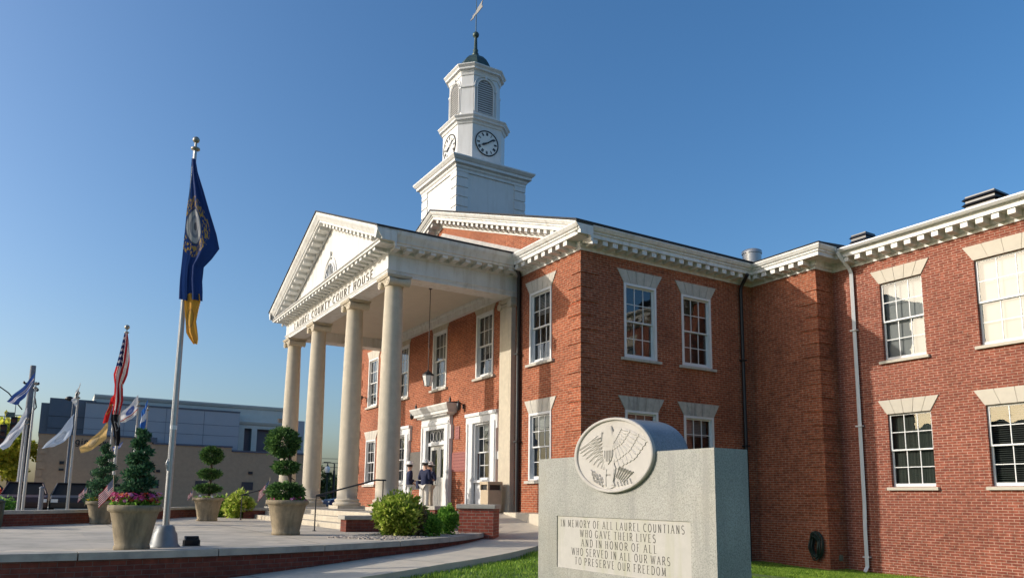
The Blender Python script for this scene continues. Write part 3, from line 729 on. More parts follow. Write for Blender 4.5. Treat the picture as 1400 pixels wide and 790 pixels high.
def sub(mb,name,mat,**k):
    o=mb.build(name,mat,None,**k); o.parent=tw; return o
a=1.13;c=.60*a
cs=MB(); cs.sweep(octa(a,c),[(0.03,13.40),(.03,13.55),(0,13.57),(0,15.36)],closed=True)
cs.sweep(octa(a,c),[(0,15.28),(.04,15.30),(.06,15.37),(.06,15.40),(.15,15.43),(.15,15.49),(.22,15.57),(.22,15.60),(-.3,15.68)],closed=True); sub(cs,'clock_stage',M_tow)
a2=.93;c2=.60*a2
bs=MB(); bs.sweep(octa(a2,c2),[(0.04,15.60),(.04,15.74),(0,15.78),(0,17.74)],closed=True)
bs.sweep(octa(a2,c2),[(0,17.56),(.03,17.58),(.05,17.68),(.07,17.72),(.07,17.76),(.17,17.79),(.17,17.86),(.25,17.95),(.25,17.99),(-.4,18.10)],closed=True)
sub(bs,'belfry',M_tow)
DIRS=[((0,-1),(1,0)),((1,0),(0,1)),((0,1),(-1,0)),((-1,0),(0,-1))]
for (nx,ny),(tx,ty) in DIRS:
    F=lambda t,z,o,A=a2:(XT+nx*(A+o)+tx*t,YT+ny*(A+o)+ty*t,z)
    # louvred arch
    lv=MB(); wl=.36; zs,zb=17.08,15.95
    n=15
    for k in range(n):
        z0=zb+(zs+.36-zb)*k/n; z1=z0+.085
        hw=wl if z1<zs else math.sqrt(max(.0001,wl*wl-(z1-zs)**2))
        lv.hexa([F(-hw,z0,.035),F(hw,z0,.035),F(hw,z0+.014,.035),F(-hw,z0+.014,.035),F(-hw,z1-.014,-.02),F(hw,z1-.014,-.02),F(hw,z1,-.02),F(-hw,z1,-.02)] )
    arcp=[(wl+.03,zb)]+[((wl+.03)*math.cos(PI*k/14),zs+(wl+.03)*math.sin(PI*k/14)) for k in range(15)]+[(-wl-.03,zb)]
    lo=sub(lv,'louver',M_tow)
    bk=MB(); ap=[(wl,zb)]+[(wl*math.cos(PI*k/14),zs+wl*math.sin(PI*k/14)) for k in range(15)]+[(-wl,zb)]
    bk.add([F(t,z,.006) for t,z in ap],[tuple(range(len(ap)))]); sub(bk,'louver_backing',simple('louver_shadow',(.22,.22,.22),.8,.1,3))
    fr=MB(); fr.tube([F(t,z,.03) for t,z in arcp],.028,6)
    fr.tube([F(t*1.32,z if z<=zs else zs+(z-zs)*1.32,.02) for t,z in arcp],.022,6)
    fr.hexa([F(-.04,zs+.36,.0),F(.04,zs+.36,0),F(.04,zs+.36,.07),F(-.04,zs+.36,.07),F(-.06,zs+.56,0),F(.06,zs+.56,0),F(.06,zs+.56,.07),F(-.06,zs+.56,.07)])
    for s2 in (-1,1): fr.hexa([F(s2*.40,zs-.06,0),F(s2*c2,zs-.06,0),F(s2*c2,zs-.06,.04),F(s2*.40,zs-.06,.04),F(s2*.40,zs+.0,0),F(s2*c2,zs+.0,0),F(s2*c2,zs+.0,.05),F(s2*.40,zs+.0,.05)])
    sub(fr,'louver_arch',M_tow)
    # clock
    G=lambda t,z,o:F(t,z,o,a); zc=14.55; r=.53
    cf=MB(); cf.add([G(r*math.cos(2*PI*k/40),zc+r*math.sin(2*PI*k/40),.02) for k in range(40)],[tuple(range(40))]); sub(cf,'clock_face',M_clock)
    ck=MB()
    ck.tube([G(r*math.cos(2*PI*k/40),zc+r*math.sin(2*PI*k/40),.02) for k in range(41)],.028,6,cap=False)
    NUM=['XII','I','II','III','IIII','V','VI','VII','VIII','IX','X','XI']
    for k,tx_ in enumerate(NUM):
        an=PI/2-2*PI*k/12; px,pz_=.40*math.cos(an),.40*math.sin(an); hh=.13
        w_=text_width(tx_,hh,.55,.10)
        up=Vector((math.cos(an),math.sin(an))); rt=Vector((math.sin(an),-math.cos(an)))
        Tn=lambda p,l:G(px+rt.x*p[0]+up.x*p[1],zc+pz_+rt.y*p[0]+up.y*p[1],.022+l)
        put_text(ck,tx_,hh,-w_/2,-hh/2,Tn,w=.20,depth=.005,cond=.55,sp=.10,serif=False)
    sub(ck,'dial_numerals',M_iron)
    hd=MB()
    for ang,ln,w_ in ((PI/2-2*PI*8.15/12,.30,.05),(PI/2-2*PI*9/60,.45,.036)):
        d=Vector((math.cos(ang),math.sin(ang))); q=Vector((-d.y,d.x)); pts=[-d*.10-q*w_*.4,d*ln*.7-q*w_,d*ln,d*ln*.7+q*w_,-d*.10+q*w_*.4]
        hd.add([G(p.x,zc+p.y,.05) for p in pts]+[G(p.x,zc+p.y,.06) for p in pts],[(0,1,2,3,4),(9,8,7,6,5)]+[(i,i+5,(i+1)%5+5,(i+1)%5) for i in range(5)])
    sub(hd,'clock_hands',M_iron)
for (nx,ny),(tx,ty) in DIRS:   # impost band on the chamfers
    pass
im=MB(); im.sweep([octa(a2,c2)[1],octa(a2,c2)[2]],[(0,17.02),(.045,17.03),(.05,17.08),(0,17.10)]); im.sweep([octa(a2,c2)[7],octa(a2,c2)[0]],[(0,17.02),(.045,17.03),(.05,17.08),(0,17.10)]); sub(im,'impost_band',M_tow)
dm=MB(); dm.lathe([(.98,18.04),(.90,18.10),(.84,18.22),(.74,18.46),(.60,18.70),(.42,18.90),(.24,19.02),(.14,19.10),(.11,19.2)],8,(XT,YT,0),rot=PI/8,smooth=False); sub(dm,'dome',M_copper)
fi=MB(); fi.lathe([(.13,19.1),(.15,19.16),(.10,19.24),(.12,19.34),(.08,19.42),(.065,19.9),(.06,19.95)]+[(.14*math.sin(PI*k/10)+.004,20.08-.14*math.cos(PI*k/10)) for k in range(1,10)]+[(.02,20.22)],14,(XT,YT,0)); fi.tube([(XT,YT,20.2),(XT,YT,21.75)],[.022,.014],8); sub(fi,'finial',M_copper)
wv=MB(); 
poly=[(-.62,-.03),(-.40,-.02),(-.40,-.10),(-.1,-.05),(.15,-.12),(.72,-.16),(.60,0),(.72,.16),(.15,.12),(-.1,.05),(-.40,.10),(-.40,.02),(-.62,.03)]
wd=Vector((.995,-.10,0)); wn=Vector((0,0,1))
vs=[Vector((XT,YT,21.15))+wd*p+wn*q for p,q in poly]; off=Vector((.10,.995,0))*.012
k=len(vs); wv.add([v-off for v in vs]+[v+off for v in vs],[tuple(range(k)),tuple(range(2*k-1,k-1,-1))]+[(i,i+k,(i+1)%k+k,(i+1)%k) for i in range(k)]); sub(wv,'weathervane',M_gold)

# ---- plaques and wall block
def plaque(x0,x1,z0,z1,mat,label,lines=0,lmat=None,t=.03):
    p=MB(); p.box(x0,x1,-t,-.002,z0,z1); o=p.build('wall_plaque',mat,None,bevel=.004); tag(o,label,'plaque')
    if lines:
        g=MB(); rr=random.Random(3)
        for i in range(lines):
            z=z1-.07-(z1-z0-.12)*i/max(1,lines-1) if lines>1 else (z0+z1)/2
            x=x0+.08
            while x<x1-.12:
                w=rr.uniform(.04,.13); g.box(x,min(x+w,x1-.06),-t-.003,-t+.001,z-.018,z+.018); x+=w+.03
        oo=g.build('engraved_lines',lmat,None); oo.parent=o
plaque(-7.82,-6.75,.98,1.68,M_pink,'large pink granite plaque on the brick beside the entrance',6,M_pinkl)
plaque(-7.62,-7.28,2.15,2.63,M_pink,'small pink granite plaque high above the larger pink plaque',4,M_pinkl)
plaque(-11.75,-10.55,.35,1.86,M_greyp,'dark bronze grey plaque on brick left of the entrance',0)
p=MB(); p.box(-4.62,-4.29,-.05,-.002,1.32,1.58); tag(p.build('notice_box',M_white,None,bevel=.005),'small white box fixed to brick beside the pilaster','box')

# ================================================================== NEW WING
wg=empty('brick_wing',(8,L2,-1.9),'newer brick wing with pale mortar and white gutter','building')
def parw(o): o.parent=wg; o.matrix_parent_inverse=Matrix.Translation((-8,-L2,1.9)); return o
mb=MB(); VU=(4.175,6.474); VL=(.532,2.60); w1=(4.007,5.25); w2=(6.664,8.60)
wx=[w1,w2,(10.3,12.2),(13.6,14.9)]
wall(mb,(0,L2,0),(1,0,0),(0,-1,0),W2,17,-2.4,ZF+.3,[(a,b,*VU) for a,b in wx]+[(a,b,*VL) for a,b in wx])
mb.add([(17,L2,-2.4),(17,20,-2.4),(17,20,ZF+.3),(17,L2,ZF+.3)],[(0,1,2,3)]); 
parw(mb.build('brick_wall',[M_brickw,M_dark],None,recalc=False))
wt=MB(); wt.sweep([(W2,L2),(17,L2)],[(0,-.545),(.03,-.555),(.035,-.60),(.035,-2.4)],ends=False); parw(wt.build('water_table',M_brickw,None,recalc=False))
for i,(a,b) in enumerate(wx):
    for (z0,z1),up in ((VU,1),(VL,0)):
        bl=[('full','full'),('full','open'),('half','half'),('full','full')][i]
        kind=bl[0] if up else bl[1]
        if i==0 and not up: kind='curtain'
        o=window(None,((a+b)/2,L2,z0),0,b-a,z1-z0,cols=3 if b-a<1.5 else 4,mould=0,lintel=M_lintel_new,sill=M_lintel_new,blind=kind,inset=.07,lin_h=.41,sill_ov=.10,curt=1.0 if kind=='curtain' else .5)
        parw(o)
mb=MB(); mb.sweep(FULL,PROF[:9]+[(.50,7.60),(.0,7.61)],4,5); modillions(mb,FULL,a=4,b=5,sp=.385,inset0=.75,inset1=.3); parw(mb.build('cornice',M_white,None))
g=MB(); g.sweep(FULL,[(.42,7.602),(.60,7.604),(.66,7.66),(.66,7.70),(.62,7.70),(.60,7.66),(.58,7.66)],4,5); g.sweep(FULL,[(.40,7.603),(.40,7.79),(.36,7.80),(.36,7.603)],4,5); parw(g.build('gutter',M_trim,None))
r=MB(); r.box(W2+.05,17,L2+.02,20,7.5,7.62); parw(r.build('flat_roof',simple('roof_membrane',(.25,.25,.25),.9,.1,2),None))
d=MB()
pts=[(3.13,L2-.62,7.60),(3.14,L2-.50,7.44),(3.17,L2-.16,7.16),(3.18,L2-.085,7.0),(3.18,L2-.085,0),(3.18,L2-.12,-.60),(3.18,L2-.12,-1.75),(3.18,L2-.25,-1.9)]
d.tube(pts,.065,4,smooth=False)
for z in (5.2,2.3,-1.5): d.box(3.08,3.28,L2-.16,L2-.03,z,z+.04)
parw(d.build('downspout',M_trim,None))
def roof_vent(x,y,z,w,h,label):
    v=empty('roof_vent',(x,y,z),label,'roof vent','louvred vents on the wing roof')
    for k in range(6):
        zz=h*k/6; b=MB(); s_=1-.01*k
        b.hexa([(-w/2*s_,-w/2*s_,zz),(w/2*s_,-w/2*s_,zz),(w/2*s_,w/2*s_,zz),(-w/2*s_,w/2*s_,zz),(-w/2*s_*.86,-w/2*s_*.86,zz+h/6*.45),(w/2*s_*.86,-w/2*s_*.86,zz+h/6*.45),(w/2*s_*.86,w/2*s_*.86,zz+h/6*.45),(-w/2*s_*.86,w/2*s_*.86,zz+h/6*.45)])
        b.build('louver_blade',M_black,v)
    b=MB(); b.box(-w*.4,w*.4,-w*.4,w*.4,0,h*.95); b.build('vent_body',M_black,v)
roof_vent(6.65,L2+1,7.62,.95,.95,'dark louvred roof vent nearest the right edge of the photo')
roof_vent(2.95,L2+1.0,7.62,.62,.95,'small dark louvred roof vent behind the white downspout')
v=empty('exhaust_duct',(-4.0,12,9.5),'shiny metal exhaust duct on the main roof behind the side cornice','duct')
b=MB(); b.lathe([(.38,-.3),(.38,.88)],20); b.build('duct_pipe',M_steel,v); b=MB(); b.lathe([(.41,.88),(.41,1.0),(.30,1.06)],20); b.build('duct_collar',M_steel,v)
b=MB(); b.box(W2+.045,W2+.10,7.52,7.64,-1.62,-1.46); tag(b.build('outlet_box',simple('box_green',(.12,.15,.11),.6,.1,8),None,bevel=.006),'small grey-green outlet box low on the brick corner beside the hose','box')
# hose on the link block wall
hz=empty('garden_hose',(2.15,L1-.02,-.86),'dark green garden hose coiled on a wall hook in shade','hose')
b=MB(); rr=random.Random(4)
for k in range(10):
    ph=rr.uniform(-.05,.05); rx=.17+rr.uniform(-.08,.05); rzz=.37+rr.uniform(-.12,.06)
    b.tube([((rx)*math.sin(2*PI*t/28)+ph,-.05-.02*k*(1+.2*math.sin(t)),-.36+rzz*math.cos(2*PI*t/28)+ph) for t in range(29)],.02,6)
b.tube([(-.05,-.05,-.05),(-.08,-.12,-.4),(.02,-.14,-.72)],.014,6)
b.build('coil',M_hose,hz); b=MB(); b.tube([(0,0.0,0.05),(0,-.16,.03),(0,-.18,.08)],.012,6); b.build('hook',M_steel,hz)
# hanging lantern
ln=empty('porch_lantern',(-5.45,-2.2,3.72),'glass lantern hanging on a long rod under the portico','lantern')
b=MB(); b.tube([(0,0,.42),(0,0,3.28)],.012,6); b.lathe([(.06,3.26),(.06,3.28)],10); b.build('rod',M_iron,ln)
b=MB(); b.lathe([(.12,-.04),(.20,.28),(.18,.30),(.08,-.04)],8,smooth=False); b.build('lamp_glass',M_lampglass,ln)
b=MB(); b.lathe([(.21,.30),(.20,.33),(.11,.42),(.04,.46),(.02,.5)],8,smooth=False); b.lathe([(.02,-.06),(.06,-.03),(.11,0)],8,smooth=False)
for k in range(8):
    a=2*PI*k/8; b.tube([(.125*math.cos(a),.125*math.sin(a),-.04),(.207*math.cos(a),.207*math.sin(a),.29)],.005,5)
b.build('lamp_frame',M_iron,ln)
# wall lights
def wall_light(x,z,label):
    o=empty('wall_light',(x,-.0,z),label,'wall light')
    b=MB(); b.lathe([(.01,-.16),(.07,-.10),(.085,0),(.08,.10),(.03,.16),(.01,.22)],10,(0,-.20,0)); b.build('lamp_body',M_iron,o)
    b=MB(); b.tube([(0,0,.02),(0,-.12,.12),(0,-.2,.14)],.02,6); b.box(-.05,.05,-.03,0,-.08,.08); b.build('bracket',M_iron,o)
wall_light(XC+2.05,3.32,'dark wall lamp on brick right of the door hood')
wall_light(XC-2.05,3.32,'dark wall lamp on brick left of the door hood')
o=empty('floodlight',(-16.95,0,4.72),'small black floodlight on brick beside the far upper window','floodlight')
b=MB(); b.tube([(0,0,0),(0,-.25,.0)],.025,6); b.obox((0,-.3,-.02),(.24,.16,.16)); b.build('lamp_housing',M_iron,o)
# ================================================================== GROUND, PLAZA, RAMP
CC=(-9.08,-13.0); RO=13.37
def pol(th,r): return (CC[0]+r*math.cos(rad(th)),CC[1]+r*math.sin(rad(th)))
ZR=[(-40,-1.60),(0,-1.47),(9,-1.37),(16.5,-1.26),(25.6,-1.14),(38,-1.06),(50,-1.0),(52,-.99)]
def zr(th):
    for (a,za),(b,zb) in zip(ZR,ZR[1:]):
        if a<=th<=b: return za+(zb-za)*(th-a)/(b-a)
    return ZR[-1][1]
CTRL=[(0.4,-.9,-1.20),(2.4,-2.9,-1.26),(4.3,-6.3,-1.36),(5.5,-8.6,-1.46),(6.3,-13,-1.68),(0,3,-1.55),(0,7,-1.84),(2.5,7.5,-1.90),(4,8,-1.95),(8,8,-1.97),(14,8,-1.95),(9.5,-6.2,-1.75),(11,-7,-1.76),(16.8,-12.7,-1.66),(6,0,-1.66),(4,4,-1.76),(20,0,-1.8),(14,-20,-1.7),(25,-15,-1.7),(3,-1,-1.42),(5,-4,-1.48),(7,-8,-1.62)]
def lawn_z(x,y):
    sw=0;s=0
    for a,b,z in CTRL:
        d=((x-a)**2+(y-b)**2)+.25; w=1/d**1.6; sw+=w; s+=w*z
    return s/sw
# wide ground sheet to the horizon
def axis_pts(c,near,step):
    r=[0.0]; s=step
    while r[-1]<2500:
        if r[-1]>near: s*=1.35
        r.append(r[-1]+s)
    return sorted({-v for v in r}|set(r))
g=MB(); xs=[-5+v for v in axis_pts(0,45,3)]; ys=[-5+v for v in axis_pts(0,45,3)]
def gz0(x,y):
    t=min(1,max(0,(x+8)/6)); return -1.05*(1-t)-2.55*t
g.add([(x,y,gz0(x,y)) for y in ys for x in xs],[(j*len(xs)+i,j*len(xs)+i+1,(j+1)*len(xs)+i+1,(j+1)*len(xs)+i) for j in range(len(ys)-1) for i in range(len(xs)-1)])
struct(g.build('ground',M_earth))
# lawn sheet
g=MB(); nx,ny=72,80; X0,X1,Y0,Y1=-2.0,40.0,-34.0,8.05
def lx(i): return X0+(X1-X0)*(i/nx)**1.5
pts=[(lx(i),Y0+(Y1-Y0)*j/ny) for j in range(ny+1) for i in range(nx+1)]
def inside_ramp(x,y):
    dx,dy=x-CC[0],y-CC[1]; return math.hypot(dx,dy)<14.9
def lawnz2(x,y):
    dx,dy=x-CC[0],y-CC[1]; r=math.hypot(dx,dy); z=lawn_z(x,y); ze=zr(max(-40,min(52,math.degrees(math.atan2(dy,dx)))))-.15
    if r<14.95: return ze-.12
    t=min(1,max(0,(r-15.08)/4.5)); t=t*t*(3-2*t)
    return ze*(1-t)+z*t
g.add([(x,y,lawnz2(x,y)) for x,y in pts],[(j*(nx+1)+i,j*(nx+1)+i+1,(j+1)*(nx+1)+i+1,(j+1)*(nx+1)+i) for j in range(ny) for i in range(nx)],0,True)
struct(g.build('lawn',M_lawn,recalc=False))
# street and pavement beyond the plaza
g=MB(); g.add([(-39,-300,-1.035),(-26,-300,-1.035),(-26,300,-1.035),(-39,300,-1.035)],[(0,1,2,3)]); struct(g.build('road',M_asph))
g=MB()
for k in range(-40,40): g.add([(-32.6,k*6,-1.030),(-32.4,k*6,-1.030),(-32.4,k*6+3,-1.030),(-32.6,k*6+3,-1.030)],[(0,1,2,3)])
struct(g.build('road_markings',simple('road_paint',(.6,.55,.3),.7,.1,8)))
g=MB(); g.box(-26,-23.5,-300,300,-1.3,-.92); g.box(-43,-39,-300,300,-1.3,-.92); struct(g.build('pavement',M_conc2))
# plaza disc
g=MB(); n=120
rim=[pol(360*k/n,RO-.34) for k in range(n)]
g.add([(x,y,PLZ) for x,y in rim],[tuple(range(n))]); struct(g.build('plaza_paving',M_conc))
jt=MB()
for x in (-8.5,-5.4,-2.3,.8): 
    yb=max(CC[1]-math.sqrt(max(0,(RO-.4)**2-(x-CC[0])**2)),-25); jt.add([(x-.016,yb,PLZ+.003),(x+.016,yb,PLZ+.003),(x+.016,-6.6,PLZ+.003),(x-.016,-6.6,PLZ+.003)],[(0,1,2,3)])
for y in (-8.2,-11.2,-14.2): jt.add([(-20,y-.008,PLZ+.003),(3.2,y-.008,PLZ+.003),(3.2,y+.008,PLZ+.003),(-20,y+.008,PLZ+.003)],[(0,1,2,3)])
struct(jt.build('paving_joints',simple('dark_joint',(.12,.11,.09),.95,.1,5)))  # even dark colour shared by the paving and ramp joints
# retaining wall with coping: right part of the circle
rw=empty('retaining_wall',(*pol(25,RO),-1.4),'curved low brick retaining wall with concrete coping around the plaza','wall')
def parp(o,e): o.parent=e; o.matrix_parent_inverse=Matrix.Translation(-e.location); return o
th0,th1=-100,50.0; k=75
path=[pol(th1+(th0-th1)*i/k,RO-.05) for i in range(k+1)]   # clockwise so out is away from the centre... right of travel
def arc_wall(mb,r_out,r_in,a0,a1,n,z0f,z1,mi=0):
    u=0
    for i in range(n):
        t0=a0+(a1-a0)*i/n; t1=a0+(a1-a0)*(i+1)/n
        p0,p1=pol(t0,r_out),pol(t1,r_out); q0,q1=pol(t0,r_in),pol(t1,r_in); ln=rad(abs(t1-t0))*r_out
        za,zb=z0f(t0),z0f(t1)
        mb.add([(*p0,za),(*p1,zb),(*p1,z1),(*p0,z1)],[(0,1,2,3)],mi,uvs=[[(u,za),(u+ln,zb),(u+ln,z1),(u,z1)]])
        mb.add([(*p0,z1),(*p1,z1),(*q1,z1),(*q0,z1)],[(0,1,2,3)],mi)
        mb.add([(*q0,z1),(*q1,z1),(*q1,za),(*q0,za)],[(0,1,2,3)],mi)
        u+=ln
    for t in (a0,a1):
        mb.add([(*pol(t,r_in),z0f(t)),(*pol(t,r_out),z0f(t)),(*pol(t,r_out),z1),(*pol(t,r_in),z1)],[(0,1,2,3)],mi)
b=MB(); arc_wall(b,RO-.05,RO-.33,-100,50,75,lambda t:zr(max(-40,t))-.3,PLZ-.075); parp(b.build('brick_face',M_brickd),rw)
b=MB(); step=8.6; t=-100
while t<50-.1:
    te=min(50,t+step-.09); arc_wall(b,RO+.02,RO-.36,t,te,6,lambda _:PLZ-.085,PLZ+.022); t+=step
parp(b.build('coping',M_cap),rw)
# ramp
g=MB(); ths=[-40+92*i/46 for i in range(47)]
inn=[(*pol(t,RO-.04),zr(t)) for t in ths]+[(-1.75,-1.95,-.78),(-3.12,-1.9,-.425)]
outr=[(*pol(t,15.08),zr(t)-.01) for t in ths]+[(-.9,-.62,-.78),(-3.12,-.60,-.425)]
m=len(inn); low=[(x,y,z-.45) for x,y,z in outr]
g.add(inn+outr+low,[(i,i+1,m+i+1,m+i) for i in range(m-1)]+[(m+i,m+i+1,2*m+i+1,2*m+i) for i in range(m-1)]); struct(g.build('ramp_walk',M_conc2))
j2=MB()
for i in range(3,46,6):
    a=Vector(inn[i]);b_=Vector(outr[i]); d=(b_-a).cross(Vector((0,0,1))).normalized()*.008; up=Vector((0,0,.004))
    j2.add([a-d+up,b_-d+up,b_+d+up,a+d+up],[(0,1,2,3)])
struct(j2.build('ramp_joints',MATS['dark_joint']))
g=MB(); g.box(-3.15,.3,-.60,-.03,-1.3,-.38); struct(g.build('kerb_strip',M_conc2))
# porch and steps
st=empty('entrance_steps',(XC,-5.3,PLZ),'pale stone entrance steps in front of the columns','steps')
b=MB(); b.box(2*XC+2.7,-3.1,-4.86,-.01,-1.2,FLOOR); b.box(-3.099,-2.3,-4.855,-2.0,-1.2,FLOOR-.001); parp(b.build('porch_slab',M_cap),st)
for k in range(3):
    b=MB(); z=FLOOR-.15*k+(.002 if k==0 else 0)
    b.box(-13.5,-2.2,-4.90-.40*k,-4.80,PLZ-.1,z); parp(b.build('step',M_lime,None,bevel=.012),st)
def cheek(x,label):
    e=empty('cheek_wall',(x,-5.5,PLZ),label,'low wall','low brick walls beside the steps')
    b=MB(); b.box(-.21,.21,-.62,.64,-.1,.31); b.build('brick_body',M_brickd,e); b=MB(); b.box(-.26,.26,-.68,.66,.312,.41); b.build('cap',M_cap,e,bevel=.01)
cheek(-1.96,'low brick wall with stone cap right of the steps, next to the yellow-green shrub')
cheek(-13.7,'low brick wall with stone cap at the far end of the steps')
def handrail(x,y0,y1,z0,z1,label):
    e=empty('handrail',(x,y0,z0),label,'handrail','iron handrails at the steps')
    b=MB(); h=.9
    b.tube([(0,.25,h),(0,0,h),(0,-.0,h)],.022,8); b.tube([(0,0,h),(0,y1-y0,z1-z0+h),(0,y1-y0+.28,z1-z0+h)],.022,8); b.build('rail',M_iron,e)
    for (yy,zz) in ((0,0),(y1-y0+.2,z1-z0)):
        b=MB(); b.tube([(0,yy,zz-.02),(0,yy,zz+h)],.018,8); b.lathe([(.05,0),(.05,.015)],10,(0,yy,zz)); b.build('post',M_iron,e)
handrail(-2.5,-6.7,-5.05,PLZ,FLOOR,'black iron handrail at the near end of the entrance steps')
handrail(-11.7,-6.6,-5.05,PLZ,FLOOR,'black iron handrail at the far end of the steps behind the planters')
# brick pier at the end of the retaining wall
def pier(center,rot,w,d,z0,z1,label,mat=M_brickd):
    e=empty('brick_pier',(*center,z0),label,'pier','brick piers with stone caps',rot)
    b=MB(); b.box(-w/2,w/2,-d/2,d/2,0,z1-z0-.11); b.build('brick_body',mat,e); b=MB(); b.box(-w/2-.05,w/2+.05,-d/2-.05,d/2+.05,z1-z0-.108,z1-z0); b.build('cap',M_cap,e,bevel=.012)
c=pol(50.6,13.17); pier(c,rad(50.6),.92,1.0,-1.15,-.13,'red brick pier with stone cap at the end of the curved wall, by the ramp',brick('pier_brick',(.33,.075,.045),(.24,.05,.035),(.30,.22,.17),bw=.225,rh=.08,ms=.007))
pier((-15.8,-6.5),.5,.55,.55,-.9,-.05,'distant red brick pier behind the far topiary planter')
pier((-2.45,-3.2),.1,.42,.42,-.9,-.20,'short stubby brick pier behind the small green shrubs')
# inner low wall on the far side with coping
fw=empty('plaza_wall',(-11,-10,-.87),'long low brick wall with coping below the row of flags','wall')
P2=[(-4.6,-15.6),(-6.9,-13.0),(-9.3,-11.2),(-12.0,-9.55),(-15.0,-8.05),(-16.3,-6.9)]
b=MB(); b.sweep(P2,[(0,PLZ-.2),(0,-.565),(-.3,-.565),(-.3,PLZ-.2)]); parp(b.build('brick_face',M_brickd),fw)
b=MB(); b.sweep(P2,[(.04,-.56),(.04,-.47),(-.34,-.47),(-.34,-.56),(.04,-.56)]); parp(b.build('coping',M_cap),fw)

# ================================================================== MONUMENT
MX0,MX1,MY0,MY1,MZ0,MZ1=7.78,11.13,-6.63,-6.12,-1.95,.585
mo=empty('war_memorial',(9.45,-6.37,-1.76),'grey granite war memorial with eagle emblem and inscription on the lawn','monument')
b=MB(); px0,px1,pz0,pz1=8.235,10.76,-.89,-.205
wall(b,(0,MY0,0),(1,0,0),(0,-1,0),MX0,MX1,MZ0,MZ1,[(px0,px1,pz0,pz1)],depth=.014,rev=.014)
b.f=b.f[:-1]; b.m=b.m[:-1]
b.add([(MX1,MY0,MZ0),(MX1,MY1,MZ0),(MX1,MY1,MZ1),(MX1,MY0,MZ1)],[(0,1,2,3)]); b.add([(MX0,MY0,MZ0),(MX0,MY1,MZ0),(MX0,MY1,MZ1),(MX0,MY0,MZ1)],[(3,2,1,0)])
b.add([(MX0,MY0,MZ1),(MX1,MY0,MZ1),(MX1,MY1,MZ1),(MX0,MY1,MZ1)],[(0,1,2,3)]); b.add([(MX0,MY1,MZ0),(MX1,MY1,MZ0),(MX1,MY1,MZ1),(MX0,MY1,MZ1)],[(3,2,1,0)])
blk=parp(b.build('granite_block',M_granite,None,recalc=False),mo)
b=MB(); b.add([(px0,MY0+.014,pz0),(px1,MY0+.014,pz0),(px1,MY0+.014,pz1),(px0,MY0+.014,pz1)],[(0,1,2,3)])
pan=parp(b.build('inscription_panel',M_panelst,None,recalc=False),mo)
b=MB(); T=lambda p,l:(p[0],MY0+.014-l*.5,p[1])
H=.092
for t,xa,xb,z in (('IN MEMORY OF ALL LAUREL COUNTIANS',8.315,10.65,-.345),('WHO GAVE THEIR LIVES',8.75,10.185,-.465),('AND IN HONOR OF ALL',8.775,10.20,-.585),('WHO SERVED IN ALL OUR WARS',8.565,10.415,-.705),('TO PRESERVE OUR FREEDOM',8.635,10.345,-.825)):
    put_text(b,t,H,xa,z,T,w=.09,depth=.003,cond=.72,sp=.30,width=xb-xa)
o=b.build('inscription',M_letter,None); o.parent=pan
EX,EZ,EA,EB=9.47,.575,.765,.468
el=lambda k,n,s=1.0:(EX+EA*s*math.cos(2*PI*k/n),EZ+EB*s*math.sin(2*PI*k/n))
n=72; b=MB()
b.add([(el(k,n,.985)[0],MY0+.003,el(k,n,.985)[1]) for k in range(n)]+[(el(k,n,.985)[0],MY1+.02,el(k,n,.985)[1]) for k in range(n)],[(k,(k+1)%n,(k+1)%n+n,k+n) for k in range(n)],0,True)
b.add([(el(k,n,.985)[0],MY1+.02,el(k,n,.985)[1]) for k in range(n)],[tuple(range(n-1,-1,-1))])
parp(b.build('barrel',M_granite_s,None),mo)
b=MB(); rings=[(.985,-.002),(1.0,-.006),(1.0,-.05),(.985,-.058),(.94,-.058),(.925,-.05),(.92,-.03)]
for (s0,d0),(s1,d1) in zip(rings,rings[1:]):
    b.add([(el(k,n,s0)[0],MY0+d0,el(k,n,s0)[1]) for k in range(n)]+[(el(k,n,s1)[0],MY0+d1,el(k,n,s1)[1]) for k in range(n)],[(k,(k+1)%n,(k+1)%n+n,k+n) for k in range(n)],0,True)
b.add([(el(k,n,.92)[0],MY0-.03,el(k,n,.92)[1]) for k in range(n)],[tuple(range(n))])
em=parp(b.build('emblem_disc',M_carved,None),mo)
# eagle in relief; u,v in reference units (centre 400,378)
EY=MY0-.03
def ep(u,v): return (EX+(u-400)/355*EA,EZ-(v-378)/337*EB)
def plate(mb,pts,lift,base=0,mi=0,chamfer=0):
    """raised plate, polygon in reference units"""
    q=[ep(*p) for p in pts]; n=len(q)
    cx=sum(p[0] for p in q)/n; cz=sum(p[1] for p in q)/n
    a=[(x,EY-base,z) for x,z in q]; t=[(cx+(x-cx)*(1-chamfer),EY-base-lift,cz+(z-cz)*(1-chamfer)) for x,z in q]
    mb.add(a+t,[tuple(range(n,2*n))]+[(i,(i+1)%n,(i+1)%n+n,i+n) for i in range(n)],mi)
def lens(mb,p,q,w,lift,base=0,taper=.55):
    p=Vector(p);q=Vector(q); d=(q-p); L_=d.length; d.normalize(); n_=Vector((-d.y,d.x))
    pts=[p,p+d*L_*.2+n_*w*.7,p+d*L_*.6+n_*w,p+d*L_*.9+n_*w*.6,q,p+d*L_*.9-n_*w*.6,p+d*L_*.6-n_*w,p+d*L_*.2-n_*w*.7]
    e=[ep(*v) for v in pts]; mid=[ep(*(p+d*L_*t)) for t in (.2,.6,.9)]
    vs=[(x,EY-base,z) for x,z in e]+[(x,EY-base-lift,z) for x,z in mid]
    mb.add(vs,[(0,1,8),(1,2,9,8),(2,3,10,9),(3,4,10),(4,5,10),(5,6,9,10),(6,7,8,9),(7,0,8)])
wgR=MB()
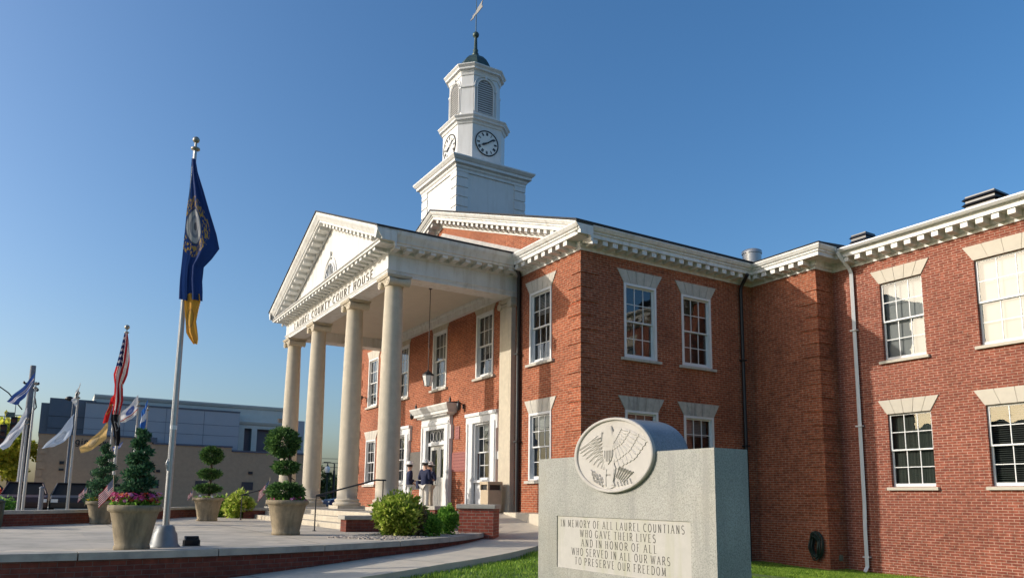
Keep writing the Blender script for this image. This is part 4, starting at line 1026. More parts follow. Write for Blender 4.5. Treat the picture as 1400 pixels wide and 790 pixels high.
# right wing: stacked feather tiers, each with a scalloped lower edge
def scallop(a,b_,n,amp):
    a=Vector(a);b_=Vector(b_); d=b_-a; nn=Vector((d.y,-d.x)).normalized(); 
    if nn.y<0: nn=-nn
    out=[]
    for i in range(n):
        for t in (0,.3,.6,.9):
            f=(i+t)/n; out.append(tuple(a+d*f+nn*amp*math.sin(PI*min(1,t/.95))))
    out.append(tuple(b_)); return out
tiers=[((712,262),(600,420),(445,500),(425,440),(430,250),(560,165)),((640,215),(560,350),(432,440),(424,380),(430,250),(540,160)),((570,175),(500,280),(420,330),(420,250),(470,150),(520,150)),((500,150),(465,215),(425,275),(415,225),(440,160),(460,140))]
for i,(tip,mid,root,*rest) in enumerate(tiers):
    pts=[tip]+scallop(tip,mid,5-i//2,9)+scallop(mid,root,5-i//2,9)[1:]+list(rest)
    pts=[p for k,p in enumerate(pts) if k==0 or (Vector(p)-Vector(pts[k-1])).length>1]
    plate(wgR,pts,.010,.008*i)
edge=lambda i,f:Vector(tiers[i][0]).lerp(Vector(tiers[i][1]),f*2) if f<.5 else Vector(tiers[i][1]).lerp(Vector(tiers[i][2]),f*2-1)
for i in range(3):       # long feathers lying between one tier's edge and the next
    for k in range(8):
        f=(k+.35)/8; p=edge(i+1,f); q=edge(i,f)
        lens(wgR,tuple(p.lerp(q,.06)),tuple(p.lerp(q,.93)),10-3*f,.009,.008*i+.010)
o=wgR.build('eagle_wing',M_carved,None); o.parent=em
wgL=MB()
Tt=[(85,318),(98,345),(122,374),(152,405),(188,434),(228,464),(265,484),(300,500),(322,510)]
Rt=[(280,188),(300,212),(306,240),(314,268),(320,298),(326,328),(332,360),(338,392),(346,430)]
base=[(270,180)]+Tt+[(350,470),(345,300),(320,200)]
plate(wgL,base,.006)
for k,(t_,r_) in enumerate(zip(Tt,Rt)):
    lens(wgL,r_,t_,12,.010,.006-.0006*k+.005)
for k in range(7):
    a=Vector(Tt[k]).lerp(Vector(Rt[k]),.42); b2=Vector(Tt[k+1]).lerp(Vector(Rt[k+1]),.85); lens(wgL,tuple(b2),tuple(a+Vector((6,10))),9,.009,.013)
for k in range(6):
    a=Vector(Tt[k]).lerp(Vector(Rt[k]),.72); b2=Vector(Rt[k+1])+Vector((20,-6)); lens(wgL,tuple(b2),tuple(a+Vector((4,8))),8,.009,.016)
o=wgL.build('eagle_wing',M_carved,None); o.parent=em
bd=MB()
plate(bd,[(330,165),(318,145),(335,125),(365,112),(400,108),(415,150),(422,235),(432,300),(430,400),(425,470),(440,500),(432,560),(335,560),(340,500),(335,430),(322,330),(312,255),(322,200)],.016,0,0,.04)
plate(bd,[(318,148),(300,158),(302,170),(318,172),(335,165)],.018,0,0,.1)     # beak
plate(bd,[(328,298),(352,292),(375,300),(398,292),(422,298),(418,380),(405,425),(376,465),(345,425),(332,380)],.012,.016,0,.03)
for k in range(5): plate(bd,[(345+14*k,335),(351+14*k,335),(351+14*k,432 if k in(1,2,3) else 405),(345+14*k,432 if k in(1,2,3) else 405)],.009,.028)
for sg in (-1,1): plate(bd,[(376+sg*14,500),(376+sg*52,505),(376+sg*48,575),(376+sg*40,620),(376+sg*56,650),(376+sg*22,652),(376+sg*24,580)],.022,.0,0,.05)
plate(bd,[(345,560),(408,560),(430,660),(395,680),(355,680),(325,660)],.012,.0012,0,.06)
for (a,b_,w_) in (((322,150),(312,255),7),((402,112),(424,250),9),((460,140),(440,258),5)):
    lens(bd,a,b_,w_,.014,.0165)
o=bd.build('eagle_body',M_carved,None); o.parent=em
lf=MB(); rr=random.Random(8)
for i in range(6):
    for j in range(4):
        u=208+25*i+9*j; v=500+17*i+29*j-(8 if i%2 else 0)
        if v>652 or u>352: continue
        lens(lf,(u+rr.uniform(-3,3),v),(u+rr.uniform(4,16),v+rr.uniform(26,36)),7,.022,.0)
lens(lf,(352,655),(196,505),3,.012,.0)
o=lf.build('laurel_branch',M_carved,None); o.parent=em
ar=MB()
for k in range(6):
    e=Vector((474+22*k,486+10*k)); s_=Vector((432+12*k,590+9*k))
    lens(ar,tuple(s_),tuple(e),4,.016,0); dd=(e-s_).normalized(); lens(ar,tuple(e-dd*34),tuple(e+dd*6),8,.024,.001)
for i in range(5):
    for j in range(2):
        c=Vector((448+27*i+6*j,612-6*i+24*j)); lens(ar,tuple(c),tuple(c+Vector((rr.uniform(2,12),26))),7,.02,0)
o=ar.build('arrow_sheaf',M_carved,None); o.parent=em
# ================================================================== PLANTERS, PLANTS
def rv(r): 
    z=r.uniform(-1,1); a=r.uniform(0,2*PI); q=math.sqrt(1-z*z); return Vector((q*math.cos(a),q*math.sin(a),z))
def clump(mb,c,rad3,n,ln,w,r,out=.7,seed=0,shell=.35,rough=.25,mi=0,freq=2.2,up=0):
    """leaf faces filling the outer part of an uneven ellipsoid"""
    c=Vector(c)
    for i in range(n):
        d=rv(r); k=1+rough*noise.noise(Vector((d.x*freq+seed,d.y*freq-seed,d.z*freq)))*1.6
        t=(1-shell*r.random()**1.6)*k
        t*=r.uniform(1.04,1.2) if r.random()<.05 else 1
        p=c+Vector((d.x*rad3[0],d.y*rad3[1],d.z*rad3[2]))*t
        dr=(d*out+rv(r)*(1-out)+Vector((0,0,up))).normalized(); u=dr.cross(rv(r)).normalized()
        s=r.uniform(.65,1.25); mb.leaf(p,dr,u,ln*s,w*s,mi)
def pot(x,y,rim,h,label):
    e=empty('planter',(x,y,PLZ),label,'planter','stone planters on the plaza')
    r=rim/2; b=MB()
    b.lathe([(r*.62,0),(r*.66,.012),(r*.665,.06),(r*.63,.085),(r*.69,h*.3),(r*.78,h*.58),(r*.875,h-.13),(r*.90,h-.11),(r*.99,h-.09),(r,h-.05),(r*.985,h-.012),(r*.94,h),(r*.86,h-.01),(r*.83,h-.10)],40,cap=False)
    b.build('pot',M_pot,e); b=MB(); b.lathe([(r*.86,h-.09),(r*.5,h-.05),(.001,h-.04)],30,cap=False); b.build('soil',M_soil,e)
    return e
def flowers(x,y,z,r_in,r_out,n,label,cols,grn=260,hh=.16):
    e=empty('bedding_flowers',(x,y,z),label,'flowers'); r=random.Random(int(abs(x*100)))
    g=MB()
    for i in range(grn):
        a=r.uniform(0,2*PI); q=math.sqrt(r.uniform(r_in**2,r_out**2)); p=Vector((q*math.cos(a),q*math.sin(a),r.uniform(-.03,hh*.75)))
        d=(rv(r)+Vector((0,0,.6))).normalized(); g.leaf(p,d,d.cross(rv(r)).normalized(),.07,.03)
    g.build('foliage',M_leafb,e,recalc=False)
    f=MB()
    for i in range(n):
        a=r.uniform(0,2*PI); q=math.sqrt(r.uniform(r_in**2,r_out**2)); p=Vector((q*math.cos(a),q*math.sin(a),hh*r.uniform(.45,1.1)))
        nn=(rv(r)*.7+Vector((math.cos(a)*.5,math.sin(a)*.5,.8))).normalized(); u=nn.cross(rv(r)).normalized(); v=nn.cross(u); k=r.randrange(len(cols))
        R_=r.uniform(.026,.055); ring=[p+(u*math.cos(2*PI*j/10)+v*math.sin(2*PI*j/10))*R_*(1 if j%2 else .72)+nn*.012 for j in range(10)]
        f.add([p]+ring,[(0,1+j,1+(j+1)%10) for j in range(10)],k)
    f.build('blossoms',cols,e,recalc=False)
def small_flag(x,y,z,lean,label,s=1.0,vis=1):
    e=empty('hand_flag',(x,y,z),label,'flag','small stick flags in the planters'); 
    d=Vector((lean[0],lean[1],1)).normalized(); b=MB(); b.tube([d*-.1,d*.52*s],.006,6); b.lathe([(.001,0),(.012,.01),(.001,.03)],8,tuple(d*.52*s)); b.build('stick',M_beige,e)
    b=MB(); w=.36*s;h=.24*s; nx_,nz_=14,10; side=Vector((-.28,-.55,-.80)).normalized(); n_=Vector((.89,-.45,0))
    pts=[];uvs=[]
    for j in range(nz_+1):
        for i in range(nx_+1):
            u,v=i/nx_,j/nz_; pts.append(d*(.5*s-h*v)+side*w*u+n_*.03*s*math.sin(u*7+v*2)*u); uvs.append((u,1-v))
    fs=[(j*(nx_+1)+i,j*(nx_+1)+i+1,(j+1)*(nx_+1)+i+1,(j+1)*(nx_+1)+i) for j in range(nz_) for i in range(nx_)]
    b.add(pts,fs,0,True,[[uvs[k] for k in f] for f in fs]); b.build('cloth',M_usflag,e,recalc=False)
# --- flag materials from uv
def uvxy(nt):
    uv=N(nt,'ShaderNodeUVMap'); s=N(nt,'ShaderNodeSeparateXYZ'); L(nt,uv.outputs[0],s.inputs[0]); return s.outputs[0],s.outputs[1],uv.outputs[0]
def mth(nt,op,a,b=None,c=None):
    n=N(nt,'ShaderNodeMath',operation=op)
    for i,v in enumerate((a,b,c)):
        if v is None: continue
        if isinstance(v,(int,float)): n.inputs[i].default_value=v
        else: L(nt,v,n.inputs[i])
    return n.outputs[0]
def cloth_out(nt,p,col,trans=.35):
    out=nt.nodes['Material Output']; p.inputs['Roughness'].default_value=.75; p.inputs['Specular IOR Level'].default_value=.2
    tl=N(nt,'ShaderNodeBsdfTranslucent'); mx=nt.nodes.new('ShaderNodeMixShader'); mx.inputs[0].default_value=trans
    for s in (p.inputs['Base Color'],tl.inputs[0]):
        if isinstance(col,tuple): s.default_value=(*col,1)
        else: L(nt,col,s)
    L(nt,p.outputs[0],mx.inputs[1]); L(nt,tl.outputs[0],mx.inputs[2]); L(nt,mx.outputs[0],out.inputs[0])
def disc(nt,x,y,cx,cy,rx,ry):
    dx=mth(nt,'DIVIDE',mth(nt,'SUBTRACT',x,cx),rx); dy=mth(nt,'DIVIDE',mth(nt,'SUBTRACT',y,cy),ry)
    return mth(nt,'SQRT',mth(nt,'ADD',mth(nt,'MULTIPLY',dx,dx),mth(nt,'MULTIPLY',dy,dy)))
def flag_us():
    m,nt,p=new_mat('stars_and_stripes'); x,y,uv=uvxy(nt)
    st=mth(nt,'LESS_THAN',mth(nt,'FRACT',mth(nt,'MULTIPLY',y,6.5)),.5)
    col=mixc(nt,st,(.74,.73,.70),(.52,.03,.035)); can=mth(nt,'MULTIPLY',mth(nt,'LESS_THAN',x,.42),mth(nt,'GREATER_THAN',y,.46))
    mp=N(nt,'ShaderNodeMapping'); mp.inputs['Scale'].default_value=(14,17,1); L(nt,uv,mp.inputs[0])
    v=N(nt,'ShaderNodeTexVoronoi'); v.inputs['Scale'].default_value=1; v.inputs['Randomness'].default_value=.0; L(nt,mp.outputs[0],v.inputs['Vector'])
    star=mth(nt,'LESS_THAN',v.outputs['Distance'],.26); cc=mixc(nt,star,(.02,.03,.11),(.7,.7,.7)); cloth_out(nt,p,mixc(nt,can,col,cc)); return m
M_usflag=flag_us()
def flag_emblem(name,field,rings,c=(.5,.5),r=(.22,.32),noise_ring=None,band=None):
    """field colour with concentric emblem rings [(radius,colour)] outermost first"""
    m,nt,p=new_mat(name); x,y,uv=uvxy(nt); col=field; d=disc(nt,x,y,c[0],c[1],*r)
    no=N(nt,'ShaderNodeTexNoise',Scale=26,Detail=2); L(nt,uv,no.inputs['Vector'])
    for rr_,cc in rings: col=mixc(nt,mth(nt,'LESS_THAN',d,rr_),col,cc)
    if noise_ring:
        a,b_,cc=noise_ring; k=mth(nt,'MULTIPLY',mth(nt,'MULTIPLY',mth(nt,'GREATER_THAN',d,a),mth(nt,'LESS_THAN',d,b_)),mth(nt,'GREATER_THAN',no.outputs['Fac'],.52)); col=mixc(nt,k,col,cc)
    if band:
        for a,b_,cc in band: col=mixc(nt,mth(nt,'MULTIPLY',mth(nt,'GREATER_THAN',y,a),mth(nt,'LESS_THAN',y,b_)),col,cc)
    cloth_out(nt,p,col); return m
MF_ky=flag_emblem('state_flag_cloth',(.018,.048,.18),[(.98,(.08,.09,.12)),(.9,(.38,.39,.40)),(.62,(.20,.22,.27)),(.45,(.34,.34,.35)),(.22,(.12,.12,.14))],c=(.30,.52),r=(.30,.13),noise_ring=(1.05,1.65,(.40,.26,.07)))
MF_gold=flag_emblem('golden_flag_cloth',(.66,.33,.05),[(1,(.42,.20,.05)),(.8,(.60,.34,.06))],c=(.4,.5),r=(.3,.2))
MF_navy=flag_emblem('blue_white_flag_cloth',(.05,.11,.34),[],band=[(.36,.50,(.62,.60,.60)),(.60,.70,(.55,.48,.48))])
MF_white=flag_emblem('white_flag_cloth',(.70,.71,.74),[(1,(.50,.45,.50)),(.75,(.68,.68,.70))],c=(.45,.5),r=(.20,.28))
MF_pow=flag_emblem('white_black_flag_cloth',(.68,.68,.66),[(1,(.06,.06,.06)),(.7,(.4,.4,.4)),(.45,(.05,.05,.05))],c=(.35,.42),r=(.25,.22))
MF_coast=flag_emblem('pale_blue_flag_cloth',(.60,.68,.78),[(1,(.45,.50,.55)),(.7,(.62,.66,.70))],c=(.45,.5),r=(.2,.3))
MF_black=flag_emblem('black_flag_cloth',(.016,.016,.018),[(1,(.25,.25,.25)),(.8,(.03,.03,.03))],c=(.5,.55),r=(.22,.14))
MF_red=flag_emblem('red_flag_cloth',(.65,.03,.028),[(1,(.50,.30,.06)),(.7,(.38,.05,.04))],c=(.5,.5),r=(.2,.2))
MF_yellow=flag_emblem('yellow_flag_cloth',(.72,.47,.17),[(1,(.44,.30,.14)),(.8,(.62,.44,.20)),(.5,(.48,.36,.2))],c=(.5,.5),r=(.22,.32))
MF_army=flag_emblem('white_blue_emblem_flag_cloth',(.72,.71,.70),[(1,(.10,.16,.42)),(.45,(.28,.32,.50))],c=(.40,.60),r=(.20,.24),band=[(.20,.29,(.50,.12,.08)),(.10,.14,(.55,.50,.30))])
MF_blue=flag_emblem('sky_blue_flag_cloth',(.04,.15,.46),[],band=[(.40,.72,(.66,.68,.70))])
EU=Vector((.506,.863,0)); EN=Vector((.863,-.506,0))     # cloth hangs in a plane across the view of the street
def hang(name,base,rows,label,mat,group=None,fold=.05,cat='flag',nf=3.2,seed=0,nu=14,sub=4,swap=False):
    """cloth given by rows (height, left offset, right offset) in metres from the foot of its pole"""
    full=[]
    for (a,b) in zip(rows,rows[1:]):
        for k in range(sub):
            t=k/sub; full.append(tuple(x+(y-x)*t for x,y in zip(a,b)))
    full.append(rows[-1]); z0,z1=rows[0][0],rows[-1][0]; mb=MB(); pts=[];uvs=[]
    for z,l,r_ in full:
        v=(z-z1)/(z0-z1)
        for i in range(nu+1):
            u=i/nu; w=abs(r_-l)
            d=fold*math.sin(nf*2*PI*u+seed+v*2.2)*min(1,w*2.5+.15)+fold*.5*math.sin(nf*5*u+v*5+seed*2)
            pts.append(EU*(l+(r_-l)*u)+EN*(d+.07)+Vector((0,0,z))); uvs.append((1-v,1-u) if swap else (u,v))
    m=len(full); fs=[(j*(nu+1)+i,j*(nu+1)+i+1,(j+1)*(nu+1)+i+1,(j+1)*(nu+1)+i) for j in range(m-1) for i in range(nu)]
    mb.add(pts,fs,0,True,[[uvs[k] for k in f] for f in fs]); o=mb.build(name,mat,None,loc=base,recalc=False); tag(o,label,cat,group); return o
def quadflag(base,TL,BL,TR,BR,label,mat,fold=.06,seed=0,nf=1.6):
    """cloth on a pole: hoist TL-BL, fly TR-BR, as (offset,height)"""
    mb=MB(); nu,nv=16,10; pts=[];uvs=[]
    for j in range(nv+1):
        v=j/nv
        for i in range(nu+1):
            u=i/nu; top=[TL[k]*(1-u)+TR[k]*u for k in(0,1)]; bot=[BL[k]*(1-u)+BR[k]*u for k in (0,1)]
            sag=-.10*math.sin(PI*u)*(abs(TR[0]-TL[0]))
            x=top[0]*(1-v)+bot[0]*v; z=top[1]*(1-v)+bot[1]*v+sag
            d=fold*math.sin(nf*2*PI*u+1.5*v+seed)*u**.5+fold*.5*math.sin(7*v+3*u+seed)
            pts.append(EU*x+EN*(d+.05)+Vector((0,0,z))); uvs.append((u,1-v))
    fs=[(j*(nu+1)+i,j*(nu+1)+i+1,(j+1)*(nu+1)+i+1,(j+1)*(nu+1)+i) for j in range(nv) for i in range(nu)]
    mb.add(pts,fs,0,True,[[uvs[k] for k in f] for f in fs]); o=mb.build('flag',mat,None,loc=base,recalc=False); tag(o,label,'flag','flags on the plaza poles'); return o
def flagpole(x,y,z,h,r,label,base=False,mat=M_steel,ball=.06):
    e=empty('flagpole',(x,y,z),label,'flagpole','flagpoles around the plaza')
    b=MB(); b.tube([(0,0,.0),(0,0,h*.3),(0,0,h*.65),(0,0,h)],[r,r*.95,r*.75,r*.5],14); b.build('pole',mat,e)
    b=MB(); b.lathe([(.02,h),(.02,h+.10)]+[(ball*math.sin(PI*k/10)+.002,h+.10+ball-ball*math.cos(PI*k/10)) for k in range(1,10)]+[(.002,h+.10+2*ball)],14); b.lathe([(r*.8,h-.05),(r*1.4,h-.03),(r*1.4,h),(.02,h+.03)],12); b.build('ball_finial',M_gold,e)
    if base:
        b=MB(); b.lathe([(.25,0),(.25,.02),(.215,.05),(.19,.22),(.16,.27),(.14,.34),(.105,.36)],14); b.build('base_collar',M_silver,e)
        b=MB(); b.obox((.09,-.05,1.35),(.05,.04,.16)); b.tube([(.10,-.06,1.30),(.14,-.09,1.38),(.10,-.06,1.46)],.012,6); b.tube([(.07,-.05,1.4),(.06,-.045,h*.6),(.05,-.04,h-.06)],.006,5); b.build('halyard_cleat',M_steel,e)
        b=MB(); b.lathe([(r*1.02,1.98),(r*1.02,2.05)],14); b.build('band',M_trim,e)
    return e
# --- planters
NP=(3.52,-11.50); RP=(-.72,-7.92); MP=(-10.6,-7.95); FP=(-7.9,-11.35)
pot(*NP,.80,.70,'nearest stone planter with pink flowers and conical spiral evergreen')
pot(*RP,.97,.79,'stone planter with a three-tier ball topiary standing before the steps')
pot(*MP,1.02,.79,'stone planter with the farther three-tier ball topiary')
pot(*FP,.85,.66,'stone planter behind the nearest one, mostly hidden by it')
def spiral_tree(x,y,z,h,r0,label,seed):
    e=empty('spiral_topiary',(x,y,z),label,'topiary','spiral evergreens in planters'); r=random.Random(seed); mb=MB(); turns=4.2; n=34
    for i in range(n):
        t=i/(n-1); a=turns*2*PI*t+seed; R_=r0*(1-.80*t)*(.62+.38*math.sin(0+1.57)); q=R_*.80
        c=(q*math.cos(a),q*math.sin(a),.16+(h-.26)*t); k=R_*.50+.035
        clump(mb,c,(k,k,k*.60),int(340*(k/.3)**1.3)+75,.062,.018,r,.6,seed=i*.7,rough=.35,shell=.6,up=.25)
    mb.build('foliage',M_leafs,e,recalc=False); b=MB(); b.tube([(0,0,-.05),(.02,0,h*.5),(0,0,h*.9)],[.05,.035,.012],8); b.build('trunk',M_bark,e)
spiral_tree(NP[0]-.02,NP[1]+.02,PLZ+.67,1.29,.215,'bluish green conical spiral evergreen in the nearest planter, beside pink flowers',2)
spiral_tree(FP[0],FP[1],PLZ+.60,1.75,.37,'smaller-looking conical evergreen in the planter behind, left of the nearest one',5)
def pompom(x,y,z,tiers,label,seed,top):
    e=empty('ball_topiary',(x,y,z),label,'topiary','three-tier topiaries in planters'); r=random.Random(seed); mb=MB()
    for (cz,rx,rz_,dx) in tiers: clump(mb,(dx*.506,dx*.863,cz),(rx,rx,rz_),int(5600*rx*rz_/.12)+600,.075,.018,r,.72,seed=cz*3+seed,rough=.16,shell=.5,freq=4)
    mb.build('foliage',M_leafd,e,recalc=False); b=MB(); b.tube([(0,0,-.05),(.03,.02,top*.3),(-.01,0,top*.55),(.02,.03,top*.85)],[.05,.045,.04,.03],8)
    for k in range(5): b.tube([(0,0,top*.35),(r.uniform(-.25,.25),r.uniform(-.25,.25),top*(.3+.12*k))],[.02,.008],5)
    b.build('trunk',M_bark,e)
pompom(*RP,PLZ+.74,[(.25,.40,.17,-.07),(.80,.27,.13,-.09),(1.37,.345,.31,-.18)],'larger dark green three-tier ball topiary in the planter before the steps',3,1.7)
pompom(*MP,PLZ+.74,[(.36,.41,.13,-.05),(.86,.36,.15,-.02),(1.50,.34,.27,0)],'smaller-looking three-tier ball topiary in the middle of the plaza',9,1.65)
flowers(NP[0],NP[1],PLZ+.66,.14,.36,230,'pink and magenta flowers around the spiral evergreen in the nearest planter',[M_petal,M_petal,M_petalr],420,.20)
flowers(RP[0],RP[1],PLZ+.74,.22,.43,40,'sparse purple-pink flowers under the ball topiary before the steps',[M_petal],300,.10)
flowers(MP[0],MP[1],PLZ+.74,.24,.44,34,'few pale flowers under the farther ball topiary',[M_whitec,M_petal],200,.10)
flowers(FP[0],FP[1],PLZ+.62,.16,.38,60,'yellow flowers in the planter behind the nearest one',[M_petaly,M_petalr],200,.13)
small_flag(NP[0]-.20,NP[1]-.30,PLZ+.66,(-.04,-.06),'striped hand flag at the left of the pink flowers in the nearest planter',.92)
small_flag(RP[0]-.12,RP[1]-.46,PLZ+.76,(.08,.10),'striped hand flag in the planter before the steps',1.0)
small_flag(FP[0]-.1,FP[1]-.42,PLZ+.62,(.0,.05),'striped hand flag in the planter behind the nearest one',1.0)
small_flag(MP[0]-.15,MP[1]-.50,PLZ+.70,(.0,.02),'tiny striped hand flag in the farther ball topiary planter',.7)
# --- shrubs by the pier
def shrub(x,y,z,r3,label,mat,seed,ln=.10,w=.035,dens=1.0,group=None,name='shrub',nb=9):
    e=empty(name,(x,y,z),label,'shrub',group); r=random.Random(seed); mb=MB()
    clump(mb,(0,0,r3[2]*.92),(r3[0]*.86,r3[1]*.86,r3[2]*.95),int(2600*dens),ln,w,r,.55,seed=seed,rough=.3,shell=.7,up=.3,freq=2.5)
    for i in range(nb):
        d=rv(r); d.z=abs(d.z)*.9-.15; c=Vector((d.x*r3[0]*.72,d.y*r3[1]*.72,r3[2]*(.92+d.z*.75))); k=r.uniform(.24,.40)*min(r3)
        clump(mb,c,(k*1.1,k*1.1,k),int(380*dens),ln,w,r,.6,seed=seed+i,rough=.4,shell=.8,up=.35)
    mb.build('foliage',mat,e,recalc=False)
    b=MB()
    for i in range(7): a=r.uniform(0,2*PI); b.tube([(0,0,-.03),(.4*r3[0]*math.cos(a),.4*r3[1]*math.sin(a),r3[2]*1.1)],[.018,.006],5)
    b.build('stems',M_bark,e); return e
shrub(.50,-5.62,PLZ,(.60,.60,.50),'large yellow-green leafy shrub in gravel beside the low wall',M_leafg,21,.11,.032,1.7,nb=16)
shrub(.80,-5.30,PLZ,(.24,.26,.34),'reddish brown shrub between the large shrub and small green ones',M_leafr,22,.08,.026,.6,'')
shrub(.90,-5.02,PLZ,(.25,.25,.26),'small round green shrub left of the pair beside the brick pier',M_leafb,23,.07,.022,.8,'small green shrubs by the pier')
shrub(.20,-4.22,PLZ,(.28,.27,.36),'taller green shrub touching the brick pier',M_leafb,24,.07,.022,.9,'small green shrubs by the pier')
shrub(-13.9,-6.25,PLZ,(.56,.56,.52),'bright yellow-green shrub behind the far topiary planter',M_leafg,25,.13,.05,.9)
shrub(-15.1,-6.7,PLZ,(.3,.4,.42),'small green shrub against the distant brick pier',M_leafb,26,.1,.04,.4)
# gravel bed
g=MB(); r=random.Random(6)
for i in range(2600):
    t=r.uniform(30,49); q=r.uniform(11.2,12.9); x,y=pol(t,q)
    s=r.uniform(.012,.032); g.obox((x,y,PLZ+s*.4),(s*2,s*1.5,s),r.uniform(0,3),M=Matrix.Rotation(r.uniform(0,3),4,'Z')@Matrix.Rotation(r.uniform(-.5,.5),4,'X'))
o=g.build('gravel',M_gravel); o['kind']='stuff'; o['label']='pale gravel around the shrubs by the curved coping'; o['category']='gravel'
# spotlight and bin
e=empty('ground_spotlight',(2.78,-10.50,PLZ),'black floodlight on the paving beside the flagpole foot','spotlight')
b=MB(); b.obox((0,0,.09),(.13,.24,.12),M=Matrix.Rotation(.5,4,'Y')); b.build('lamp_housing',M_black,e,bevel=.01); b=MB(); b.box(-.03,.03,-.14,-.125,0,.1); b.box(-.03,.03,.125,.14,0,.1); b.box(-.05,.05,-.14,.14,0,.012); b.build('bracket',M_black,e)
b=MB(); b.obox((.066,0,.125),(.006,.2,.09),M=Matrix.Rotation(.5,4,'Y')); b.build('lens',MATS['dark_glass'],e)
e=empty('litter_bin',(-3.9,-.62,FLOOR),'beige square litter bin beside the pilaster','bin')
b=MB(); b.box(-.25,.25,-.25,.25,.04,.72); b.build('bin_body',M_beige,e,bevel=.02)
b=MB(); b.box(-.27,.27,-.27,.27,.88,.98); 
for sx_ in(-1,1):
    for sy in (-1,1): b.box(sx_*.27,sx_*.20,sy*.27,sy*.20,.72,.88)
b.build('hood',M_beige,e,bevel=.01); b=MB(); b.box(-.21,.21,-.21,.21,.70,.879); b.box(-.21,.21,-.21,.21,0,.05); b.build('liner',M_black,e)
# ================================================================== FLAGPOLES AND FLAGS
flagpole(2.93,-10.95,PLZ,7.12,.056,'tall silver flagpole nearest the camera, with dark blue and gold flags',True)
kb=(2.93,-10.95,0)
def px_rows(rows,polepx,sc_):   # helper for tabulated cloth outlines
    return [(z,(a-c)*sc_,(b-c)*sc_) for z,a,b,c in [(r[0],r[1],r[2],polepx(r[0])) for r in rows]]
pk=lambda z:224.4+(z+.87)*6.03
KY=[(6.02,264.2,270),(5.75,262.7,273),(5.39,260.8,280.4),(5.02,257.6,287),(4.60,255.2,295),(4.34,253.7,298),(4.15,252.6,287.5),(4.0,251.5,277),(3.74,249.5,274.8),(3.55,248.4,275.2),(3.38,247.6,275.0)]
hang('flag',kb,px_rows(KY,pk,1/73.),'large dark blue state flag with white seal hanging from the nearest flagpole',MF_ky,'flags on the plaza poles',.05,seed=.6,nf=1.7)
GO=[(3.50,252,273),(3.35,253.2,274.5),(3.0,254.6,268),(2.80,255,268.6),(2.70,259,269),(2.60,264,268)]
hang('flag',kb,px_rows(GO,pk,1/73.),'golden yellow flag hanging below the dark blue state flag',MF_gold,'flags on the plaza poles',.06,seed=2,nf=1.4)
# poles behind the wall: (x,y,foot,top)
def pole2(x,y,top,label,r=.05,ball=.05): return flagpole(x,y,-.95,top+.95-.2,r,label,mat=M_steel,ball=ball)
pole2(-12.14,-13.52,2.45,'short thin flagpole at far left with a white flag')
pole2(-12.64,-13.40,3.70,'flagpole at far left with a blue and white flag, right of the short one')
pole2(-12.14,-12.13,3.42,'flagpole with pale blue and white flags behind the long wall')
pole2(-14.08,-10.70,6.23,'tallest distant flagpole, with the stars and stripes',.06,.09)
pole2(-14.59,-10.86,3.51,'distant flagpole with red and yellow flags')
pole2(-16.03,-9.92,3.71,'distant flagpole with the white flag behind the spiral evergreen')
pole2(-17.0,-9.48,3.66,'distant flagpole with the sky blue flag, rightmost of the row')
k=29/1026.
def QF(base,polex,pts,dz0,label,mat,d,**kw):
    """pts: TL,BL,TR,BR as (px,py) read against the pole foot"""
    s=d/1026.; f=lambda p:((p[0]-polex)*s,(675-p[1])*s)
    quadflag(base,*[f(p) for p in pts],label,mat,**kw)
QF((-12.64,-13.40,0),46,[(46,535),(40,558),(13,570),(25,574)],0,'blue flag with white stripes blowing left from the leftmost tall pole',MF_navy,29.5,seed=1)
QF((-12.14,-13.52,0),40,[(40,577),(38,601),(10,622),(17,627)],0,'white flag with faint emblem on the leftmost short pole',MF_white,29,seed=2)
QF((-12.14,-12.13,0),104,[(106,543),(105.5,556),(97.5,564),(104,573)],0,'small white flag with black emblem at the top of its pole',MF_pow,29,seed=3)
QF((-12.14,-12.13,0),102.5,[(101,581),(99.5,607),(65,623),(76,621)],0,'pale blue and white flag blowing left below the small white one',MF_coast,29,seed=.4)
QF((-14.59,-10.86,0),155.5,[(157,547),(151,588),(149,566),(143.5,590)],0,'red flag hanging limp beside the stars and stripes',MF_red,31.5,seed=1.2)
QF((-14.59,-10.86,0),155,[(150,588),(150,608),(118,619),(121,627)],0,'yellow flag blowing left below the red flag',MF_yellow,31.5,seed=2.4)
QF((-16.03,-9.92,0),189,[(189,553),(189,577),(163,581),(170,588)],0,'white flag with blue emblem behind the tip of the spiral evergreen',MF_army,33,seed=.9)
QF((-17.0,-9.48,0),202.5,[(203,558),(202,598),(195,577),(194.5,597)],0,'sky blue and white flag hanging limp on the rightmost distant pole',MF_blue,34,seed=.3)
QF((-16.03,-9.92,0),186,[(172,611),(170,617),(159,618),(161,624)],0,'small blue and white flag glimpsed between the two evergreens',MF_navy,33,seed=.3,fold=.02)
s=31/1026.; pk2=lambda z:173.5-(6.2-z)*3.35
US=[(6.0,172,174.2),(5.5,168,175),(4.9,163,174.2),(4.4,158.5,171.5),(4.0,159.5,167),(3.4,159,167.5),(2.9,157.5,164)]
hang('flag',(-14.08,-10.70,0),[(z,(a-pk2(z))*s*1.1,(b-pk2(z))*s*1.1) for z,a,b in US],'stars and stripes hanging in folds from the tallest distant flagpole',M_usflag,'flags on the plaza poles',.11,seed=1.1,nf=2.4,swap=True)
BK=[(3.05,156,163.5),(2.7,155,162),(2.4,157,164),(2.0,157.5,163),(1.75,158,161)]
hang('flag',(-14.08,-10.70,0),[(z,(a-pk2(z))*s*1.3,(b-pk2(z))*s*1.3) for z,a,b in BK],'black flag hanging below the stars and stripes',MF_black,'flags on the plaza poles',.06,seed=2,nf=1.5)
